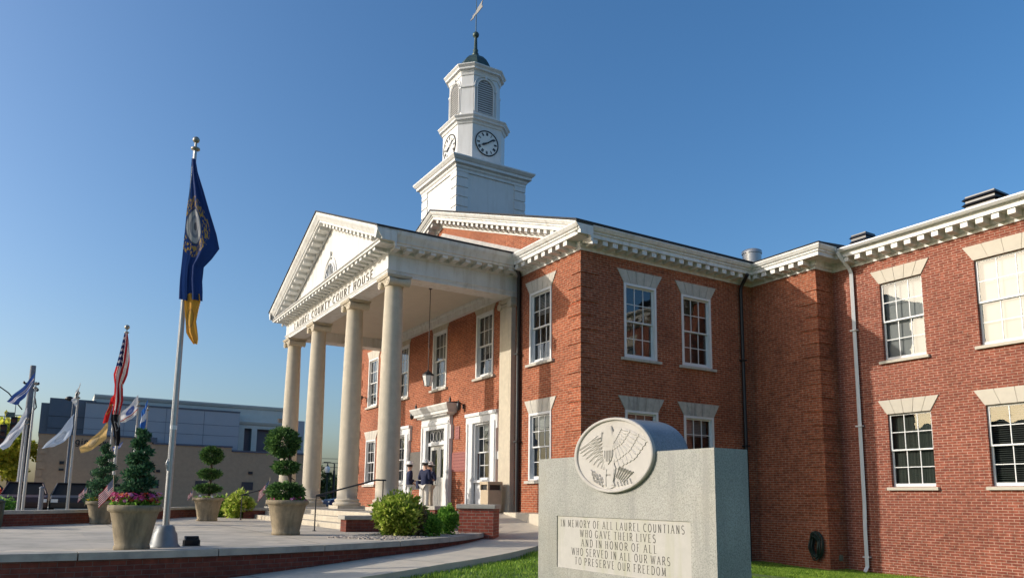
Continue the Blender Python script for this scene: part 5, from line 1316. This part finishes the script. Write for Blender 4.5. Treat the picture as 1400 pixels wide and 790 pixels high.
# ================================================================== PEOPLE
def skin_mesh(verts,edges,radii,root,levels=2):
    me=bpy.data.meshes.new('tmp'); me.from_pydata(verts,edges,[]); o=bpy.data.objects.new('tmp',me); COL.objects.link(o)
    md=o.modifiers.new('s','SKIN'); sv=me.skin_vertices[0].data
    for i,r_ in enumerate(radii): sv[i].radius=(r_,r_) if not isinstance(r_,tuple) else r_; sv[i].use_root=(i==root)
    ss=o.modifiers.new('u','SUBSURF'); ss.levels=levels; ss.render_levels=levels
    dg=bpy.context.evaluated_depsgraph_get(); ev=o.evaluated_get(dg); m2=bpy.data.meshes.new_from_object(ev); bpy.data.objects.remove(o); 
    m2.polygons.foreach_set('use_smooth',[True]*len(m2.polygons)); return m2
def figure(x,y,rot,sc_,label,trousers,hatcol,arms,hair=True,bag=False):
    """front is local -y"""
    e=empty('person',(x,y,FLOOR+.004),label,'person','people by the entrance',rot); e.scale=(sc_,)*3
    V=[];E_=[];Rr=[]
    def v(p,r_,par=None):
        V.append(p);Rr.append(r_)
        if par is not None: E_.append((par,len(V)-1))
        return len(V)-1
    pel=v((0,0,.95),(.155,.115)); wa=v((0,.0,1.10),(.135,.10),pel); chst=v((0,.0,1.32),(.165,.115),wa); nk=v((0,.01,1.47),.055,chst); hd=v((0,-.01,1.57),.075,nk); tp=v((0,-.005,1.665),.085,hd); v((0,0,1.73),.05,tp)
    nb=v((0,-.085,1.625),.02,hd); v((0,-.105,1.60),.012,nb)
    for s in (-1,1): v((s*.085,.01,1.62),.016,hd)
    for s,(el_,wr) in zip((-1,1),arms):
        sh=v((s*.185,.0,1.40),.062,chst); eb=v((s*el_[0],el_[1],el_[2]),.042,sh); w_=v((s*wr[0],wr[1],wr[2]),.028,eb)
        d=(Vector((s*wr[0],wr[1],wr[2]))-Vector((s*el_[0],el_[1],el_[2]))).normalized(); c=Vector((s*wr[0],wr[1],wr[2])); sd=d.cross(Vector((0,0,1))).normalized() if abs(d.z)<.9 else Vector((0,1,0)); up=sd.cross(d)
        pl=v(tuple(c+d*.06),.030,w_)
        for k,(off,ln) in enumerate(((-.03,.075),(-.01,.09),(.01,.085),(.03,.065))):
            a=v(tuple(c+d*.10+sd*off),.010,pl); b_=v(tuple(c+d*(.10+ln*.5)+sd*off*1.1-up*.008),.009,a); v(tuple(c+d*(.10+ln*.9)+sd*off*1.1-up*.028),.008,b_)
        t1=v(tuple(c+d*.04+sd*-.035),.012,w_); v(tuple(c+d*.085+sd*-.052),.009,t1)
    for s in (-1,1):
        hp=v((s*.085,0,.90),.088,pel); kn=v((s*.095,-.015,.50),.06,hp); an=v((s*.10,.02,.09),.042,kn); v((s*.105,-.10,.045),.036,an); v((s*.10,.055,.04),.032,an)
    me=skin_mesh(V,E_,Rr,pel); me.materials.append(M_skin); o=bpy.data.objects.new('body',me); COL.objects.link(o); o.parent=e
    def cloth(name,vs,es,rs,mat,root=0):
        m=skin_mesh(vs,es,rs,root); m.materials.append(mat); q=bpy.data.objects.new(name,m); COL.objects.link(q); q.parent=e
    jv=[(0,0,.80),(0,0,.98),(0,0,1.12),(0,.0,1.33),(0,.005,1.45)]; je=[(0,1),(1,2),(2,3),(3,4)]; jr=[(.215,.165),(.185,.14),(.160,.125),(.19,.14),(.075,.07)]
    for s,(el_,wr) in zip((-1,1),arms):
        i=len(jv); f=.9; jv+=[(s*.19,0,1.395),(s*el_[0],el_[1],el_[2]),(s*(el_[0]+(wr[0]-el_[0])*f),el_[1]+(wr[1]-el_[1])*f,el_[2]+(wr[2]-el_[2])*f)]; je+=[(3,i),(i,i+1),(i+1,i+2)]; jr+=[.082,.062,.048]
    cloth('jacket',jv,je,jr,M_navy)
    tv=[(0,0,.93)];te=[];tr_=[(.165,.125)]
    for s in (-1,1):
        i=len(tv); tv+=[(s*.088,0,.86),(s*.097,-.012,.50),(s*.102,.015,.10)]; te+=[(0,i),(i,i+1),(i+1,i+2)]; tr_+=[.108,.082,.070]
    cloth('trousers',tv,te,tr_,trousers)
    for s in (-1,1): cloth('shoe',[(s*.10,.05,.05),(s*.105,-.08,.045),(s*.105,-.13,.035)],[(0,1),(1,2)],[.05,.052,.035],M_shoe)
    if hair:
        b=MB(); b.lathe([(.108,1.60),(.115,1.66),(.105,1.71),(.07,1.75),(.001,1.765)],18,(0,.018,0)); b.build('hair',M_hair,e)
    for s in (-1,1):
        b=MB(); b.lathe([(.001,-.012),(.012,0),(.001,.012)],8,(s*.032,-.083,1.645)); b.build('eye',M_hair,e)
    b=MB(); b.box(-.025,.025,-.088,-.08,1.565,1.573); b.build('mouth',M_petalr,e)
    b=MB(); b.lathe([(.20,1.685),(.205,1.69),(.13,1.705),(.118,1.72),(.112,1.79),(.09,1.815),(.001,1.82)],24,(0,.005,0)); b.lathe([(.196,1.68),(.12,1.695),(.11,1.70)],24,(0,.005,0),cap=False); b.build('hat',hatcol,e)
    if bag:
        b=MB(); b.box(.22,.36,-.16,.12,.78,1.06); b.build('shoulder_bag',M_navy,e,bevel=.03)
bent=[((.26,.04,1.12),(.12,-.24,1.10)),((.27,.05,1.12),(.13,-.24,1.14))]
hip=[((.30,.08,1.14),(.16,-.12,1.0)),((.27,.03,1.12),(.14,-.25,1.08))]
figure(-7.98,-1.62,rad(165),.955,'person in navy jacket and white trousers, seen from behind at the left of the group',M_whitec,M_whitec,hip)
figure(-6.72,-1.60,rad(200),.965,'person in khaki trousers and white hat with dark shoulder bag, right of the group',simple('cream_cloth',(.64,.60,.53),.85,.06,20),M_whitec,bent,bag=True)
figure(-8.05,-.80,rad(20),.965,'person in white hat facing the others, half hidden between them',M_khaki,M_whitec,bent)

# ================================================================== STREET SIDE
bg=empty('law_building',(-43,-4,-1),'tan and grey two-storey law office building across the street','building')
def pb(mb,name,mat,**k): return parp(mb.build(name,mat,None,**k),bg)
b=MB()
wall(b,(-43,0,0),(0,1,0),(1,0,0),-13.6,-6.5,-1.2,4.0,[(-12.7,-11.35,-1.0,1.25)],depth=.3,rev=.25)
wall(b,(-43,0,0),(0,1,0),(1,0,0),-6.5,-.9,-1.2,3.62,[]); wall(b,(-43,0,0),(0,1,0),(1,0,0),-.9,5.3,-1.2,3.32,[])
b.box(-58,-43.001,-13.6,5.3,-1.2,3.30); b.box(-58,-43.002,-13.598,-6.5,3.30,3.99); b.box(-58,-43.003,-6.5,-.9,3.29,3.61)
for k in range(9): b.box(-43.1,-42.95,-13.62,-13.05 if k%2 else -13.25,-1+.52*k,-1+.52*k+.46)
pb(b,'masonry_wall',[M_tan,M_dark])
b=MB(); b.box(-44,-42.92,-13.68,-6.45,4.002,4.12); b.box(-44,-42.92,-6.44,-.85,3.622,3.74); b.box(-44,-42.92,-.84,5.36,3.322,3.44); b.box(-44,-42.90,-6.7,-6.2,3.74,4.10); pb(b,'parapet_cap',M_bluev)
b=MB(); b.box(-56,-44.4,-13.2,-10.3,4.0,6.65); b.box(-55,-44.8,-13.7,-13.2,4.0,6.3); pb(b,'upper_volume',M_bluev)
b=MB()
for z in (5.35,4.5): b.box(-44.4,-44.38,-13.2,-10.3,z,z+.035)
pb(b,'panel_joint',M_black)
b=MB(); b.box(-56,-44,-10.95,-.25,3.5,6.45); pb(b,'panel_volume',M_greyv)
b=MB()
for z in (4.55,5.35,6.40): b.box(-44,-43.985,-10.95,-.25,z,z+.025)
for y in (-8.4,-5.6,-2.9): b.box(-44,-43.984,y,y+.02,3.6,6.4)
b.box(-56,-43.95,-10.97,-.23,6.451,6.53)
pb(b,'panel_seams',M_bluev)
b=MB(); b.box(-57,-46,-10.4,4.6,6.3,7.25); b.sweep([(-46,-10.4),(-46,4.6)],[(0,7.0),(.1,7.05),(.2,7.2),(.2,7.3),(0,7.3)]); 
b.box(-57,-45,-.22,3.4,5.35,6.2); b.sweep([(-45,-.22),(-45,3.4)],[(0,5.6),(.12,5.7),(.2,5.85),(.2,5.9),(0,5.95)]); 
for y in (-.05,.95,2.6): b.box(-45.25,-44.95,y,y+.42,3.3,5.35)
pb(b,'cream_cornice',M_cream)
b=MB(); b.box(-57,-45.6,-.22,3.4,3.3,5.35); pb(b,'recessed_glazing',M_bluev)
b=MB(); b.box(-57,-45.3,3.4,5.3,3.3,6.25); pb(b,'end_wall',M_greyv); b=MB(); b.box(-45.4,-44.9,3.05,3.5,5.4,6.3); pb(b,'chimney',M_tan)
b=MB(); b.box(-43.22,-43.20,-12.7,-11.35,-1.0,1.25); pb(b,'door',M_brown)
b=MB()
for y,z,w,h in ((-12.25,1.95,.28,.22),(-12.25,1.52,.3,.14),(-6.1,1.6,.26,.18),(.45,1.65,.3,.2)): b.box(-43,-42.9,y,y+w,z,z+h)
pb(b,'wall_vent',M_iron)
b=MB()
for y in (-6.7,-3.35,.0): b.box(-43,-42.96,y,y+.85,.45,1.05)
pb(b,'wall_sign',simple('bronze_sign',(.05,.045,.05),.5,.1,5))
b=MB(); T=lambda p,l:(-43+l,p[0],p[1]); put_text(b,'gin',.42,-11.40,3.38,T,w=.16,depth=.04,cond=.9,sp=.18,serif=False,width=.78); put_text(b,'Law',.42,-10.35,3.38,T,w=.16,depth=.04,cond=.9,sp=.18,serif=False,width=.95); pb(b,'lettering',M_iron)
# trees
def tree(x,y,z,h,r3,n,label,mat,seed,ln=.35,name='tree',blobs=26):
    e=empty(name,(x,y,z),label,'tree','trees beyond the plaza'); r=random.Random(seed); mb=MB(); tk=MB(); cz=h-r3[2]
    tk.tube([(0,0,-.2),(.1,0,h*.25),(0,.1,cz)],[.22,.17,.11],9)
    for i in range(blobs):
        d=rv(r); q=r.uniform(.35,.95); c=Vector((d.x*r3[0]*q,d.y*r3[1]*q,cz+d.z*r3[2]*q)); k=r.uniform(.20,.36)*min(r3)
        clump(mb,c,(k*1.2,k*1.2,k*.9),n//blobs,ln,ln*.33,r,.35,seed=seed+i*1.3,rough=.5,shell=.85,up=-.1)
        tk.tube([(0,0,h*.28+r.uniform(0,.2)*h),tuple(c*.6+Vector((0,0,h*.16))),tuple(c)],[.07,.045,.015],5)
    mb.build('crown',mat,e,recalc=False); tk.build('trunk',M_bark,e)
tree(-47,-15.2,-1.0,6.4,(2.6,2.2,2.5),5200,'sunlit yellow-green tree left of the law building',M_leaft,31)
tree(-50,-18.6,-1.0,6.0,(2.6,2.6,2.4),3500,'pale green tree at the left edge of the photo behind the signals',M_leaft,32)
tree(-66,12.6,-1.0,4.2,(2.0,2.6,1.9),3000,'dark green tree seen low between two columns',M_leaft2,33)
tree(-72,17.5,-1.0,4.0,(2.5,3,1.8),2500,'distant dark green tree right of the street lamp',M_leaft2,34)
# utility pole, wires and traffic signals
u=empty('utility_pole',(-31.13,-14.05,-1),'thick grey utility pole with insulators at the far left','utility pole')
b=MB(); b.tube([(0,0,0),(0,0,7.9)],[.21,.14],12); b.build('pole',M_poleg,u)
b=MB()
for z in (6.9,6.55): b.tube([(-.1,-.35,z),(-.1,.35,z)],.05,8); b.lathe([(.05,z),(.06,z+.06),(.03,z+.12)],8,(-.1,-.35,0)); b.lathe([(.05,z),(.06,z+.06),(.03,z+.12)],8,(-.1,.33,0))
b.build('insulators',M_iron,u)
b=MB(); b.tube([(.15,.25,6.1),(.2,.35,5.6),(.17,.1,5.2),(.17,.16,2)],.035,6); b.build('conduit',M_iron,u); b=MB(); b.box(-.2,.2,-1.0,-.62,5.0,5.25); b.box(-.03,.03,-.62,-.1,5.1,5.14); b.build('camera_box',simple('signal_green',(.12,.16,.12),.5,.1,5),u)
b=MB(); b.tube([(-.05,-.3,5.45),(0,-1.0,6.3),(0,-1.6,6.72),(0,-3.0,6.66),(0,-8,6.6),(0,-30,7.2)],.035,6); tag(b.build('power_cable',M_iron,None,loc=(-31.1,-14.05,-1)),'dark cable sagging from the utility pole to the left edge','cable')
b=MB(); b.tube([(0,.95,4.9),(0,-2,5.0),(0,-30,5.6)],.02,6); b.tube([(0,0,4.98),(0,.1,5.2)],.02,5); tag(b.build('signal_span_wire',M_iron,None,loc=(-30.2,-15.0,-1)),'thin span wire carrying the traffic signals','cable')
def signal(y,z,label,x=-30.2):
    e=empty('traffic_signal',(x,y,z),label,'traffic signal','signals hung over the street')
    b=MB(); b.box(-.14,.14,-.15,.15,-.52,.52); b.tube([(0,0,.52),(0,0,1.2)],.02,6); b.build('housing',M_black,e,bevel=.02)
    for k in range(3):
        zc=.33-.33*k; b=MB(); b.lathe([(.11,0),(.11,.012)],14); ob=b.build('lens',M_lens,e,loc=(.145,0,zc),rot=(0,PI/2,0))
        b=MB(); b.add([(.14+dd,.13*math.cos(a),zc+.13*math.sin(a)) for dd in (0,.22) for a in [PI*j/8 for j in range(9)]],[(j,j+1,10+j,9+j) for j in range(8)],0,True); b.build('visor',M_black,e,recalc=False)
signal(-14.62,3.42,'black traffic signal hanging beside the blue flag, right of the pair'); signal(-15.05,3.0,'black traffic signal at the left edge, left of the pair')
def street_lamp(x,y,label):
    e=empty('street_lamp',(x,y,-1),label,'street lamp'); b=MB(); b.lathe([(.20,0),(.20,.5),(.12,.6),(.08,.9),(.065,2.75),(.10,2.8),(.13,2.86)],12); b.build('post',simple('green_iron',(.012,.03,.022),.5,.2,10),e)
    b=MB(); b.lathe([(.13,2.87),(.21,3.1),(.19,3.25),(.10,3.36)],14); b.build('lamp_globe',M_lampglass,e); b=MB(); b.lathe([(.12,3.36),(.05,3.45),(.03,3.6),(.001,3.65)],10); b.build('finial',M_iron,e)
street_lamp(-40.2,5.8,'dark green street lamp with acorn globe seen between two columns')
b_=empty('distant_pole',(-49.5,9.45,-1),'distant dark pole with a lamp arm between the columns','pole'); b=MB(); b.tube([(0,0,0),(0,0,3.4)],[.12,.1],8); b.build('pole',M_iron,b_); b=MB(); b.tube([(0,0,4.0),(0,-.5,4.12),(0,-.75,4.10)],.035,6); b.tube([(0,0,3.3),(0,0,4.0)],.06,6); b.obox((0,-.85,4.09),(.16,.3,.09)); b.build('lamp_arm',M_iron,b_)
for i in range(3):
    b=MB(); z=3.2+.45*i; b.tube([(-49.5,9.45,z),(-45,3.0,z-.35),(-43,-4,z+.3)] if False else [(-60,-2,z),(-60,8,z-.2),(-60,30,z+.2)],.025,5); tag(b.build('overhead_wire',M_iron),'thin overhead wire beyond the columns','cable','overhead wires')
# head of a street light behind the flags
e=empty('road_lamp',(-40.5,-11.8,-1),'dark oval road lamp head on a slim mast behind the small white flag','street lamp')
b=MB(); b.tube([(0,0,0),(0,0,7.0),(.1,-.1,7.2)],[.09,.06,.05],8); b.build('mast',M_poleg,e); b=MB(); b.lathe([(.02,7.08),(.22,7.14),(.28,7.24),(.16,7.36),(.02,7.4)],14,(.1,-.25,0)); b.build('lamp_head',M_iron,e)
# parked cars
def car(x,y,rot,paint,label):
    e=empty('parked_car',(x,y,-1.0),label,'car','cars parked behind the plaza wall',rot)
    W=.88; lower=[(-2.2,.35),(-2.25,.62),(-2.1,.82),(-1.2,.92),(.95,.98),(2.05,.90),(2.2,.65),(2.2,.35)]
    b=MB(); b.prism(lower,-W,W,'y'); b.build('body',paint,e,bevel=.06)
    b=MB(); bot=[(-1.25,.92),(1.75,.97)]; top=[(-.35,1.42),(1.25,1.42)]
    vs=[(bot[0][0],-W*.95,bot[0][1]),(bot[1][0],-W*.95,bot[1][1]),(bot[1][0],W*.95,bot[1][1]),(bot[0][0],W*.95,bot[0][1]),(top[0][0],-W*.72,top[0][1]),(top[1][0],-W*.72,top[1][1]),(top[1][0],W*.72,top[1][1]),(top[0][0],W*.72,top[0][1])]
    b.hexa(vs); b.build('window_band',simple('car_glass',(.02,.017,.015),.6,.1,3,spec=.12),e)
    b=MB(); b.box(-.40,1.30,-W*.74,W*.74,1.415,1.46)
    for s in (-1,1):
        b.tube([(-1.22,s*W*.93,.95),(-.36,s*W*.72,1.43)],.035,5); b.tube([(1.72,s*W*.93,.98),(1.26,s*W*.72,1.43)],.04,5); b.tube([(.35,s*W*.95,.97),(.35,s*W*.73,1.43)],.03,5)
    b.build('roof',paint,e,bevel=.02)
    for sx_ in (-1.35,1.35):
        for s in (-1,1):
            b=MB(); b.lathe([(.20,-.1),(.32,-.1),(.33,-.06),(.33,.06),(.32,.1),(.20,.1)],18); w=b.build('wheel',M_tyre,e,loc=(sx_,s*.80,.33),rot=(PI/2,0,0)); b=MB(); b.lathe([(.20,-.09),(.19,.09)],14); q=b.build('rim',M_steel,w)
    for s in (-1,1):
        b=MB(); b.box(-2.24,-2.1,s*.72-.13,s*.72+.13,.6,.74); b.build('headlight',M_lampglass,e); b=MB(); b.box(2.12,2.22,s*.74-.1,s*.74+.1,.66,.82); b.build('tail_light',M_lens,e)
car(-22.6,-13.6,PI,M_maroon,'dark maroon car, leftmost of the three parked behind the wall')
car(-22.6,-11.75,PI,M_carblk,'black car parked between the maroon and the rightmost dark car')
car(-22.8,-9.9,PI,M_carblk,'dark car behind the planters, rightmost of the three parked behind the wall')
car(-37.5,-16.6,PI/2,M_carblk,'dark car on the road under the yellow-green tree')
car(-38,7.3,PI/2,M_carblue,'blue car on the road seen between two columns')
e=empty('litter_bin',(-5.35,-13.95,PLZ),'dark green round bin at the left edge of the photo','bin'); b=MB(); b.lathe([(.30,0),(.33,.1),(.35,.62),(.30,.64)],18); b.build('bin_body',M_hose,e); b=MB(); b.lathe([(.36,.62),(.36,.66),(.28,.70),(.05,.72)],18); b.build('lid',M_hose,e)
b=MB(); b.tube([(0,0,0),(0,0,1.08)],.07,10); b.lathe([(.09,1.08),(.09,1.12),(.02,1.16)],10); tag(b.build('metal_post',M_poleg,None,loc=(-11.65,-12.9,-.95)),'short grey post behind the wall between flagpoles','post')
shrub(-25.0,-15.0,-.9,(1.0,.9,.55),'red and orange flowering shrub at the far left under the tree',M_petalr,41,.14,.06,.5)
shrub(-19.5,-14.6,-.95,(.8,.8,.4),'dark green shrub at the far left in front of the flowering one',M_leafb,42,.12,.05,.5)

# unseen street front, added to give the wing's windows something dark to mirror
ob=empty('unseen_shop_building',(-22,-58,-1.2),'unseen two-storey brick shop building added across the street, mirrored in the windows of the brick wing','building')
def po(mb,name,mat,**k): return parp(mb.build(name,mat,None,**k),ob)
b=MB(); hs_=[(-60+6.2*i,-57.4+6.2*i,z,z+2.1) for i in range(12) for z in (4.2,)]+[(-60.5+6.2*i,-56+6.2*i,-.6,2.3) for i in range(12)]
wall(b,(0,-52,0),(-1,0,0),(0,1,0),-16,64,-1.6,8.2,[(-q,-p,z0,z1) for p,q,z0,z1 in hs_ if -q>-15 and -p<63],depth=.4)
b.box(-64,16,-66,-52.41,-1.6,8.15); po(b,'brick_wall',[brick('shop_brick',(.22,.09,.06),(.16,.06,.04),(.3,.25,.2)),M_dark],recalc=False)
b=MB(); b.box(-64.3,16.3,-66.3,-51.6,8.21,8.55); po(b,'parapet',M_cap)
b=MB()
for p,q,z0,z1 in hs_:
    if -q>-15 and -p<63: b.add([(p,-52.2,z0),(q,-52.2,z0),(q,-52.2,z1),(p,-52.2,z1)],[(0,1,2,3)])
po(b,'shop_windows',MATS['dark_glass'],recalc=False)
for x_,h_,sd_ in ((-12,9.5,51),(-27,8.4,52),(-41,10,53),(-3,8.6,54)):  # trees out of view, added for the same dark reflections
    tree(x_,-46,-1.2,h_,(3.0,2.8,3.2),3600,{-12:'added unseen street tree mirrored in the lower wing windows, second from the right',-27:'added unseen street tree opposite the plaza, second from the left',-41:'added unseen street tree opposite the plaza, leftmost',-3:'added unseen street tree mirrored in the lower wing windows, rightmost'}[x_],M_leaft2,sd_,ln=.4)
# ================================================================== GRASS
g=MB(); r=random.Random(77)
def blade(x,y,z,h,w):
    a=r.uniform(0,2*PI); lean=r.uniform(.1,.6)*h; dx,dy=math.cos(a),math.sin(a); ex,ey=-dy*w,dx*w
    g.add([(x-ex,y-ey,z-.01),(x+ex,y+ey,z-.01),(x+dx*lean*.4+ex*.7,y+dy*lean*.4+ey*.7,z+h*.6),(x+dx*lean*.4-ex*.7,y+dy*lean*.4-ey*.7,z+h*.6),(x+dx*lean,y+dy*lean,z+h)],[(0,1,2,3),(3,2,4)])
def fill(x0,x1,y0,y1,n,h=(.05,.10)):
    for i in range(n):
        x,y=r.uniform(x0,x1),r.uniform(y0,y1)
        d=math.hypot(x-CC[0],y-CC[1])
        if d<15.06 and y>-40 and x<6.2: continue
        if MX0-.02<x<MX1+.02 and MY0-.02<y<MY1+.02: continue
        if y>L1-.06 and x<W2+.06 or y>L2-.06: continue
        if x<.35 and y>-.65 and y<.0: continue
        if x<.05 and y>0: continue
        k=.7+.6*noise.noise(Vector((x*.8,y*.8,3)))
        blade(x,y,lawnz2(x,y),r.uniform(*h)*k,r.uniform(.004,.008))
fill(-.2,7.5,-9,1.0,62000); fill(0,5.5,2.5,8,34000); fill(6,14,-8,2,20000); fill(5.5,12,2,8,8000)
o=g.build('grass',M_grass,recalc=False); o['kind']='stuff'; o['label']='short green mown grass on the lawn'; o['category']='grass'
# ================================================================== LIGHT, SKY, CAMERA
w=bpy.data.worlds.new('World'); sc.world=w; w.use_nodes=True; nt=w.node_tree
sky=nt.nodes.new('ShaderNodeTexSky'); sky.sky_type='NISHITA'; sky.sun_disc=False
EL=math.atan2(.40,math.hypot(.445,1)); sky.sun_elevation=EL; sky.sun_rotation=math.atan2(-.445,-1)%(2*PI)
sky.air_density=1.0; sky.dust_density=3.2; sky.ozone_density=3.0; sky.altitude=0
bgn=nt.nodes['Background']; bgn.inputs[1].default_value=.15; hs=N(nt,'ShaderNodeHueSaturation',Saturation=1.25); L(nt,sky.outputs[0],hs.inputs['Color']); L(nt,hs.outputs[0],bgn.inputs[0])
sd=bpy.data.lights.new('sun','SUN'); sd.energy=2.75; sd.angle=rad(.5); sd.color=(1,.93,.83)
so=bpy.data.objects.new('sun',sd); COL.objects.link(so); so.rotation_euler=Vector((.445,1,-.40)).to_track_quat('-Z','Y').to_euler(); so.location=(-10,-30,30)
cd=bpy.data.cameras.new('camera'); cam=bpy.data.objects.new('camera',cd); COL.objects.link(cam); sc.camera=cam
rx,ry,rz=.149866,-.015265,1.042161
Rm=Matrix.Rotation(rz,4,'Z')@Matrix.Rotation(rx,4,'X')@Matrix.Rotation(ry,4,'Y')@Matrix.Rotation(PI/2,4,'X')
cam.matrix_world=Matrix.Translation((16.85354,-12.70865,0))@Rm
cd.sensor_fit='HORIZONTAL'; cd.sensor_width=36; cd.lens=1025.8986/1400*36; cd.shift_x=(700-674.687)/1400; cd.shift_y=(527.631-395)/1400
cd.clip_start=.1; cd.clip_end=6000
sc.view_settings.view_transform='Standard'; sc.view_settings.look='None'; sc.view_settings.gamma=1; sc.view_settings.use_curve_mapping=False; sc.view_settings.exposure=0.40
sc.cycles.max_bounces=8; sc.cycles.transparent_max_bounces=12
bpy.data.objects.remove(chp)
